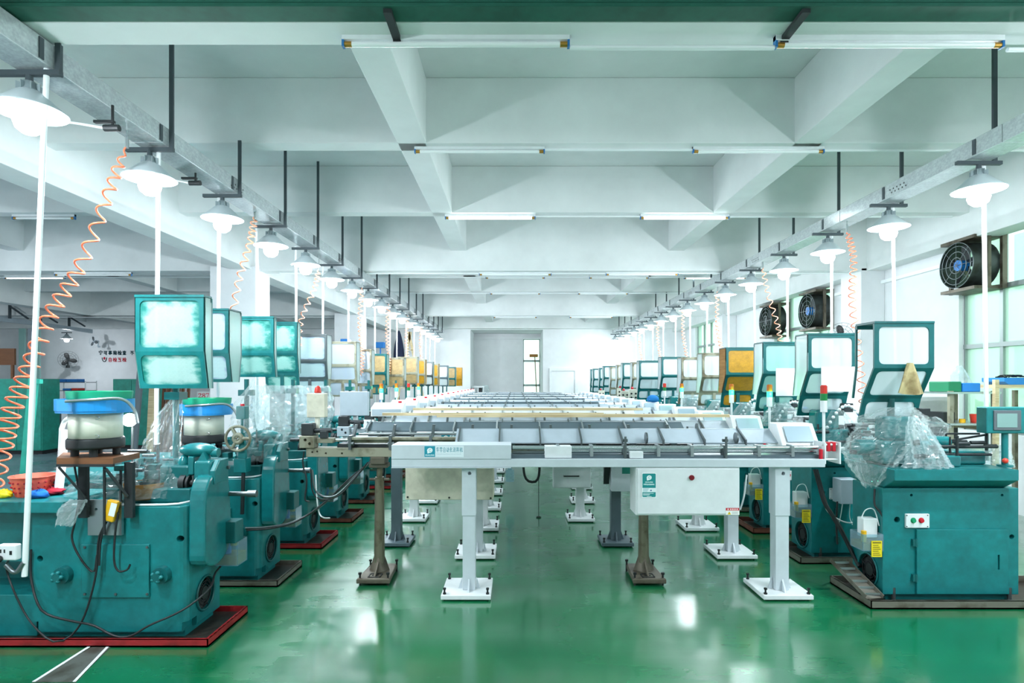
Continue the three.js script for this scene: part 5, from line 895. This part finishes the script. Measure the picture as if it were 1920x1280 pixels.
// ---------- background: end wall, open hall ----------
{
  const d = DBACK - 0.012;
  solo('wall_sign', 'dark and red painted slogan characters on the end wall', 'sign', new THREE.PlaneGeometry(X(268, d) - X(184, d), (X(268, d) - X(184, d)) * 300 / 1024).translate((X(184, d) + X(268, d)) / 2, Y(668.5, d), -d), signWall, undefined, true);
}
function wallFan(name, label, x, y, d, r, yaw, mat = M.ironDark) {
  const t = thing(name, label, 'fan', [x, y, d], 'wall fans');
  const q = (g) => g.rotateY(yaw).translate(x, y, -d), cage = [];
  for (let i = 0; i < 4; i++) cage.push(q(new THREE.TorusGeometry(r * (0.3 + i * 0.233), r * 0.012, 5, 28).translate(0, 0, i === 3 ? 0 : 0.03)));
  for (let i = 0; i < 14; i++) cage.push(q(new THREE.CylinderGeometry(r * 0.008, r * 0.008, r, 4).translate(0, r / 2, 0.025).rotateZ(i * Math.PI / 7)));
  part('cage', cage, mat, t);
  part('blades', [0, 1, 2].map((i) => q(new THREE.SphereGeometry(r * 0.4, 10, 6).scale(0.62, 1, 0.08).translate(0, r * 0.48, 0).rotateZ(i * 2.094 + 0.3))), M.black, t);
  part('motor', [q(new THREE.CylinderGeometry(r * 0.25, r * 0.2, r * 0.7, 14).rotateX(Math.PI / 2).translate(0, 0, -r * 0.4))], mat, t);
  part('arm', [q(new THREE.BoxGeometry(r * 0.14, r * 0.9, r * 0.14).translate(0, -r * 0.4, -r * 0.7)), q(new THREE.BoxGeometry(r * 0.4, r * 0.3, r * 0.12).translate(0, -r * 0.8, -r * 0.85))], mat, t);
}
wallFan('wall_fan', 'black wall fan tilted beside the painted slogan', X(128, 20.9), Y(674, 20.9), 20.9, 0.3, 0.7);
wallFan('wall_fan', 'grey wall fan above the painted slogan', X(176, 20.9), Y(640, 20.9), 20.9, 0.22, -0.3, M.coolGrey);
wallFan('wall_fan', 'black wall fan on the pilaster behind the window-side hoods', 5.35, Y(630, 9.6), 9.6, 0.22, -0.7);
function exhaust(label, d, y, r, mat) {
  const t = thing('exhaust_fan', label, 'exhaust fan', [5.9, y - r, d], 'exhaust fans in the windows');
  part('housing', new THREE.CylinderGeometry(r, r, 0.34, 28, 1, true).rotateZ(Math.PI / 2).translate(5.88, y, -d), std('#4b5457', 0.5, 0.4, { side: THREE.DoubleSide, map: tGrime }), t);
  part('hub', cylX(5.73, 5.85, y, d, r * 0.24, 16), mat, t, mat === M.blueBin ? 'blue motor hub' : undefined);
  part('blades', [0, 1, 2, 3, 4].map((i) => new THREE.BoxGeometry(0.012, r * 0.72, r * 0.34).rotateY(0.5).translate(0, r * 0.56, 0).rotateX(i * 1.2566).translate(5.84, y, -d)), M.ironDark, t);
  part('guard', [0.35, 0.6, 0.85, 1].map((q) => new THREE.TorusGeometry(r * q, 0.006, 5, 28).rotateY(Math.PI / 2).translate(5.71, y, -d)).concat([0, 1, 2, 3].map((i) => new THREE.CylinderGeometry(0.004, 0.004, r * 2, 4).rotateX(i * Math.PI / 4).translate(5.71, y, -d))), M.steelDark, t);
  part('frame', [box(5.72, 6.1, y - r - 0.05, y - r - 0.01, d - r, d + r), box(5.72, 6.1, y + r + 0.01, y + r + 0.05, d - r, d + r), box(5.86, 5.9, y - r - 0.05, y + r + 0.05, d - r - 0.04, d - r), box(5.86, 5.9, y - r - 0.05, y + r + 0.05, d + r, d + r + 0.04), box(6.04, 6.1, y - r - 0.05, y + r + 0.05, d - r - 0.04, d - r), box(6.04, 6.1, y - r - 0.05, y + r + 0.05, d + r, d + r + 0.04)], M.castIron, t, 'rusty steel support frame');
}
exhaust('large exhaust fan with rusty frame in the tall window', 7.6, 3.1, 0.29, M.blueBin);
exhaust('exhaust fan at the far end of the second window', 13.4, 2.98, 0.33, M.ironDark);
exhaust('exhaust fan with blue body in the second window', 11.5, 2.98, 0.33, M.blueBin);
// rack by the tall window
{
  const P = (px, py, d) => [X(px, d), Y(py, d), d];
  const rk = thing('storage_rack', 'timber and steel storage rack beside the tall window', 'rack', [5.0, 0, 6.4]);
  for (const [x, d] of [[4.6, 6.2], [5.06, 6.2], [5.75, 6.2], [4.6, 6.75], [5.06, 6.75], [5.75, 6.75]]) part('upright', box(x - 0.02, x + 0.02, 0, 1.5, d - 0.02, d + 0.02), M.olive, rk);
  part('upright', box(4.96, 5.0, 0, 1.62, 6.06, 6.1), M.wood, rk, 'timber post');
  for (const y of [0.4, 0.85, 1.14, 1.47]) part('shelf', box(4.56, 5.1, y, y + 0.02, 6.15, 6.8), M.steel, rk);
  for (const y of [1.08, 1.53]) part('timber_shelf', box(5.0, 5.85, y, y + 0.035, 6.1, 6.8), M.wood, rk, 'rough timber shelf');
  solo('storage_bin', 'green plastic bin on the steel top shelf', 'bin', box(4.58, 4.72, 1.49, 1.6, 6.2, 6.5, 0.01), M.greenBin, 'bins on the rack');
  solo('storage_bin', 'bright blue plastic bin beside the green bin', 'bin', box(4.73, 4.92, 1.49, 1.585, 6.2, 6.45, 0.01), M.blueBin, 'bins on the rack');
  solo('storage_bin', 'low blue tray beside the bright blue bin', 'bin', box(4.86, 5.07, 1.49, 1.52, 6.5, 6.75, 0.006), M.blueBin, 'bins on the rack');
  const bt = thing('parts_tray', 'blue tray of metal parts on the timber top shelf', 'tray', [5.35, 1.565, 6.35]);
  part('tray', prismD([[5.17, 1.64], [5.17, 1.6], [5.22, 1.567], [5.46, 1.567], [5.52, 1.6], [5.52, 1.64]], 6.2, 6.5), M.blueBin, bt);
  const st = []; for (let i = 0; i < 16; i++) st.push(tube([[rr(5.24, 5.3), 1.645, rr(6.25, 6.45)], [rr(5.32, 5.38), 1.67, rr(6.25, 6.45)], [rr(5.42, 5.48), 1.65, rr(6.25, 6.45)]], 0.006, 6, 5)); part('metal_parts', st, M.ironDark, bt).userData.kind = 'stuff';
  solo('red_cup', 'red plastic cup on the lower rack shelf', 'cup', lathe([[0, 1.162], [0.05, 1.162], [0.06, 1.25], [0.055, 1.25], [0.046, 1.17], [0, 1.17]], 4.95, 6.3, 18), M.redPlastic);
  solo('small_orange_tin', 'small orange tin beside the red cup', 'tin', cylY(4.8, 1.161, 1.2, 6.3, 0.03), M.orangeBox);
  const bx = thing('stacked_carton', 'white carton with black patterned base behind the film', 'carton', [4.7, 0.87, 6.5]); part('carton', box(4.6, 4.72, 1.161, 1.27, 6.3, 6.5), M.black, bx); part('lower_carton', box(4.6, 4.75, 0.871, 1.1, 6.3, 6.5), M.black, bx);
  bag([[5.0, 1.78, 6.6, 0.02, 0.02], [5.0, 1.66, 6.6, 0.08, 0.06], [5.02, 1.545, 6.6, 0.1, 0.08]], 'knotted clear bag on top of the storage rack', M.bagMilky, 20, 5, 0.22);
  solo('white_board', 'white board leaning behind the storage rack', 'board', box(4.66, 5.2, 0.02, 1.42, 6.9, 6.93), M.white);
}
// open hall behind the columns
function cabinet(label, x0, x1, h, d, mat) {
  const t = thing('steel_cabinet', label, 'cabinet', [(x0 + x1) / 2, 0, d + 0.25], 'teal steel cabinets');
  part('body', box(x0, x1, 0.08, h, d, d + 0.5, 0.008), mat, t); part('plinth', box(x0 + 0.03, x1 - 0.03, 0, 0.08, d + 0.04, d + 0.46), M.black, t);
  const m = (x0 + x1) / 2; for (const [a, b] of [[x0 + 0.02, m - 0.004], [m + 0.004, x1 - 0.02]]) { const dr = part('door', box(a, b, 0.1, h - 0.03, d - 0.014, d, 0.003), mat, t); part('handle', box(a < m - 0.01 && b < m ? b - 0.05 : a + 0.03, a < m - 0.01 && b < m ? b - 0.03 : a + 0.05, 0.85, 1.0, d - 0.024, d - 0.014), M.steel, dr); }
}
cabinet('teal steel cabinet beyond the hanging hose', -11.5, -10.4, 1.66, 12.9, M.tealCab);
cabinet('teal steel cabinet behind the first hood', -9.6, -8.7, 1.66, 14.0, M.tealCab);
{
  const d = 18.5, rk = thing('wire_rack', 'chrome wire rack with blue bins under the wall fan', 'rack', [X(132, d), 0, d + 0.3]);
  const x0 = X(97, d), x1 = X(160, d);
  for (const x of [x0, x1]) for (const dd of [d, d + 0.5]) part('upright', cylY(x, 0, 1.62, dd, 0.016, 0.016, 8), M.steel, rk);
  for (const y of [0.9, 1.3, 1.56]) part('wire_shelf', box(x0, x1, y, y + 0.02, d, d + 0.5), M.steelDark, rk);
  solo('blue_bin', 'blue bin on the top of the chrome rack', 'bin', box(x0 + 0.05, x0 + 0.4, 1.581, 1.68, d + 0.05, d + 0.4, 0.01), M.blueBin); solo('blue_bin', 'second blue bin on the top of the chrome rack', 'bin', box(x0 + 0.42, x0 + 0.75, 1.581, 1.68, d + 0.05, d + 0.4, 0.01), M.blueBin);
  solo('blue_bin', 'low blue bin on the middle rack shelf', 'bin', box(x0 + 0.3, x0 + 0.55, 1.321, 1.38, d + 0.05, d + 0.4, 0.01), M.blueBin); solo('red_bin', 'small red bin on the middle rack shelf', 'bin', box(x0 + 0.58, x0 + 0.76, 1.321, 1.39, d + 0.05, d + 0.4, 0.01), M.redPlastic);
  const wb = thing('work_bench', 'white cupboard bench with a green cutting mat in the open hall', 'bench', [X(125, 15), 0, 15.3]);
  const b0 = X(97, 15), b1 = X(165, 15); part('cupboard', box(b0, b1, 0.1, 0.85, 15, 15.6, 0.01), M.white, wb); part('plinth', box(b0 + 0.04, b1 - 0.04, 0, 0.1, 15.05, 15.55), M.black, wb); part('worktop', box(b0 - 0.03, b1 + 0.03, 0.85, 0.89, 14.96, 15.62), M.darkGrey, wb); part('cutting_mat', box(b0 + 0.05, b0 + 0.5, 0.891, 1.0, 15.05, 15.4, 0.01), std('#7fb81c', 0.6), wb, 'green pad');
  const ms = thing('floor_machine', 'grey green drill press in the open hall', 'machine', [X(86, 13.5), 0, 13.6]);
  part('pedestal', box(X(78, 13.5), X(97, 13.5), 0, 0.95, 13.4, 13.8, 0.02), M.darkGrey, ms); part('head', [box(X(79, 13.5), X(93, 13.5), 1.05, 1.35, 13.42, 13.75, 0.03), cylY(X(86, 13.5), 0.95, 1.06, 13.6, 0.04)], M.tealDeep, ms);
  const ld = thing('cable_ladder', 'grey cable ladder on wall brackets in the open hall', 'cable ladder', [X(90, 17), 3.2, 17]);
  part('rails', [beam([X(-20, 15), Y(596, 15), 15], [X(172, 19.5), Y(620, 19.5), 19.5], 0.06, 0.1), beam([X(-20, 15.4), Y(592, 15.4), 15.4], [X(172, 19.9), Y(622, 19.9), 19.9], 0.06, 0.1)], M.coolGrey, ld);
  for (const t of [0.2, 0.5, 0.78]) { const px = -20 + 192 * t, dd = 15 + 4.5 * t, x = X(px, dd), y = Y(596 + 24 * t, dd); part('bracket', [beam([x, y, dd], [x, SLAB - 0.62, dd], 0.05, 0.05), beam([x + 0.02, SLAB - 0.7, dd], [x + 0.5, y + 0.05, dd], 0.04, 0.04)], M.hanger, ld); }
  lamp(X(125, 19.8), 19.8, 0, 'white-shaded pendant lamp glowing before the slogan wall', 'pendant lamps of the open hall');
  solo('lamp_drop', 'thin cord holding the lamp before the slogan wall', 'cord', cylY(X(125, 19.8), 3.262, SLAB, 19.8, 0.008, 0.008, 6), M.conduit);
  solo('notice_board', 'brown notice board standing in the open hall', 'notice board', [box(X(-40, 14), X(27, 14), Y(684, 14), Y(653, 14), 14, 14.05), box(X(20, 14), X(24, 14), 0, Y(684, 14), 14, 14.05), box(X(-35, 14), X(-31, 14), 0, Y(684, 14), 14, 14.05)], M.woodBrown);
  for (const [px0, px1, py0, m, i] of [[35, 46, 605, M.acrylicTeal, 0], [52, 60, 605, M.coolGrey, 1], [64, 74, 605, M.acrylicTeal, 2]]) solo('partition_panel', ['pale teal partition panel at the end wall', 'grey partition post at the end wall', 'second pale teal partition panel at the end wall'][i], 'partition', box(X(px0, 21), X(px1, 21), 0, 3.5, 21, 21.06), m);
  solo('leaning_planks', 'timber and steel planks leaning behind the first hood', 'planks', [beam([X(250, 12), 0.02, 12], [X(243, 12), Y(660, 12), 12.4], 0.12, 0.05)], M.darkGrey);
  solo('leaning_plank', 'pale timber plank leaning behind the first hood', 'plank', [beam([X(268, 12), 0.02, 12.2], [X(255, 12), Y(664, 12), 12.6], 0.12, 0.05)], M.wood);
  solo('number_sign', 'white card with red number 287 behind the second bowl feeder', 'sign', new THREE.PlaneGeometry(0.34, 0.2).translate(X(382, 15), Y(741, 15), -15), labelNum, undefined, true).material.side = THREE.DoubleSide;
  solo('sign_stand', 'thin stand of the red number card', 'stand', [cylY(X(382, 15), 0, Y(746, 15), 15.03, 0.015, 0.015, 8), box(X(382, 15) - 0.12, X(382, 15) + 0.12, 0, 0.02, 14.9, 15.16)], M.ironDark);
  solo('plank_bundle', 'bundle of brown timber battens standing behind the first lathe', 'timber', Array.from({ length: 9 }, (_, i) => beam([X(290 + i * 6, 13), 0.02, 13 + (i % 3) * 0.1], [X(292 + i * 6, 13), 1.5, 13.1 + (i % 3) * 0.1], 0.05, 0.05)), M.woodBrown);
}
// end wall: step ladder, dark coat, mop, chair
{
  const d = 20.7, P = (px, py, dd = d) => [X(px, dd), Y(py, dd), dd];
  const ld = thing('step_ladder', 'pale timber step ladder standing behind the column-side row', 'ladder', [X(768, d), 0, d]);
  const foot = (px) => X(px, d);
  part('rail', beam([foot(735), 0.03, d], [foot(770), Y(622, d), d], 0.09, 0.04), M.wood, ld); part('rail', beam([foot(805), 0.03, d], [foot(766), Y(622, d), d], 0.09, 0.04), M.wood, ld);
  for (const t of [0.2, 0.4, 0.6, 0.8]) part('rung', beam([foot(735 + 35 * t), 0.03 + (Y(622, d)) * t, d], [foot(805 - 39 * t), 0.03 + Y(622, d) * t, d], 0.04, 0.03), M.wood, ld);
  const g = new THREE.SphereGeometry(0.3, 18, 14), p = g.attributes.position; for (let i = 0; i < p.count; i++) { const y = p.getY(i), a = Math.atan2(p.getZ(i), p.getX(i)); p.setXYZ(i, p.getX(i) * (0.6 - y * 0.9) * (1 + 0.12 * Math.sin(a * 6)), y * 2.3, p.getZ(i) * 0.35); } g.computeVertexNormals();
  solo('dark_coat', 'dark navy coat hanging beside the step ladder', 'coat', g.translate(X(748, 21.1), Y(655, 21.1), -21.1), std('#2b3350', 0.9));
  solo('coat_hook_post', 'thin post holding the dark coat', 'post', [cylY(X(748, 21.2), 0, Y(630, 21.2), 21.25, 0.015, 0.015, 8), box(X(748, 21.2) - 0.15, X(748, 21.2) + 0.15, 0, 0.02, 21.1, 21.4)], M.ironDark);
  const fb2 = (px, i, fd) => solo('blue_box', i ? 'blue box on a post behind the ninth lathe' : 'blue box on a post behind the sixth lathe', 'box', [box(X(px - 8, fd), X(px + 8, fd), Y(646 + i * 6, fd), Y(635 + i * 6, fd), fd, fd + 0.2, 0.01), box(X(px - 1, fd), X(px + 1, fd), 0, Y(646 + i * 6, fd), fd + 0.08, fd + 0.12)], M.blueBin);
  fb2(646, 0, 14.2); fb2(712, 1, 19.9);
  const mp = thing('floor_mop', 'long mop leaning upside down by the lobby window', 'mop', [X(1007, 22.6), 0, 22.6]);
  part('handle', bar([X(1009, 22.6), 0.01, 22.6], [X(1003, 23), Y(668, 23), 23.2], 0.018), M.woodBrown, mp); part('head', box(X(993, 23), X(1009, 23), Y(669, 23), Y(663.5, 23), 23.1, 23.26, 0.02), M.cardboard, mp);
  const ch = thing('white_table', 'small white table with a dark bag in the lobby opening', 'table', [X(895, 22), 0, 22]);
  part('top', box(X(884, 21.9), X(908, 21.9), Y(726, 21.9), Y(723.5, 21.9), 21.8, 22.3), M.white, ch); for (const px of [885, 896, 906]) part('leg', box(X(px, 21.9), X(px + 1.6, 21.9), 0, Y(726, 21.9), 21.82, 21.86), M.white, ch); part('dark_bag', box(X(897, 22), X(904, 22), 0.9, Y(727, 22), 21.9, 22.1, 0.03), M.black, ch);
  bag([[X(910, 22), Y(722, 22), 22, 0.08, 0.08], [X(910, 22), Y(732, 22), 22, 0.14, 0.1], [X(909, 22), Y(742, 22), 22, 0.1, 0.1]], 'milky bag hanging on the small white table', M.bagMilky, 14, 4, 0.2);
}
// control boxes along the far ends of both rows
for (const [px, py, d, k] of [[1128, 742, 16.7, 0], [1165, 740, 13.7, 1], [1172, 746, 13.0, 2], [1188, 744, 12.2, 3]]) {
  const x = X(px, d), y = Y(py, d), t = thing('pushbutton_box', `cream push-button box on a stand, ${ORD[4 - k]} beyond the blue hat`, 'button box', [x, 0, d], 'cream push-button boxes');
  part('case', box(x - 0.09, x + 0.09, y - 0.16, y + 0.16, d, d + 0.1, 0.01), M.cream, t); part('stand', box(x - 0.03, x + 0.03, 0, y - 0.16, d + 0.03, d + 0.08), M.white, t);
  for (let i = 0; i < 3; i++) for (const s of [-1, 1]) part('button', cylD(d - 0.012, d + 0.002, x + s * 0.045, y - 0.09 + i * 0.08, 0.02, 10), M.black, t);
  part('stop_knob', ball(x - 0.02, y + 0.18, d + 0.05, 0.03), M.btnRed, t, 'red stop knob');
}
solo('work_hat', 'blue work hat resting on a window-side console', 'hat', [ball(X(1224, 9.6), Y(748, 9.6), 9.6, 0.1, 1, 0.7, 1), box(X(1215, 9.6), X(1224, 9.6), Y(750, 9.6), Y(748, 9.6), 9.5, 9.62)], std('#1774b8', 0.9));

// ---------- finish ----------
scene.traverse((o) => { if (o.isMesh) { o.castShadow = true; o.receiveShadow = true; } });
renderer.render(scene, camera);
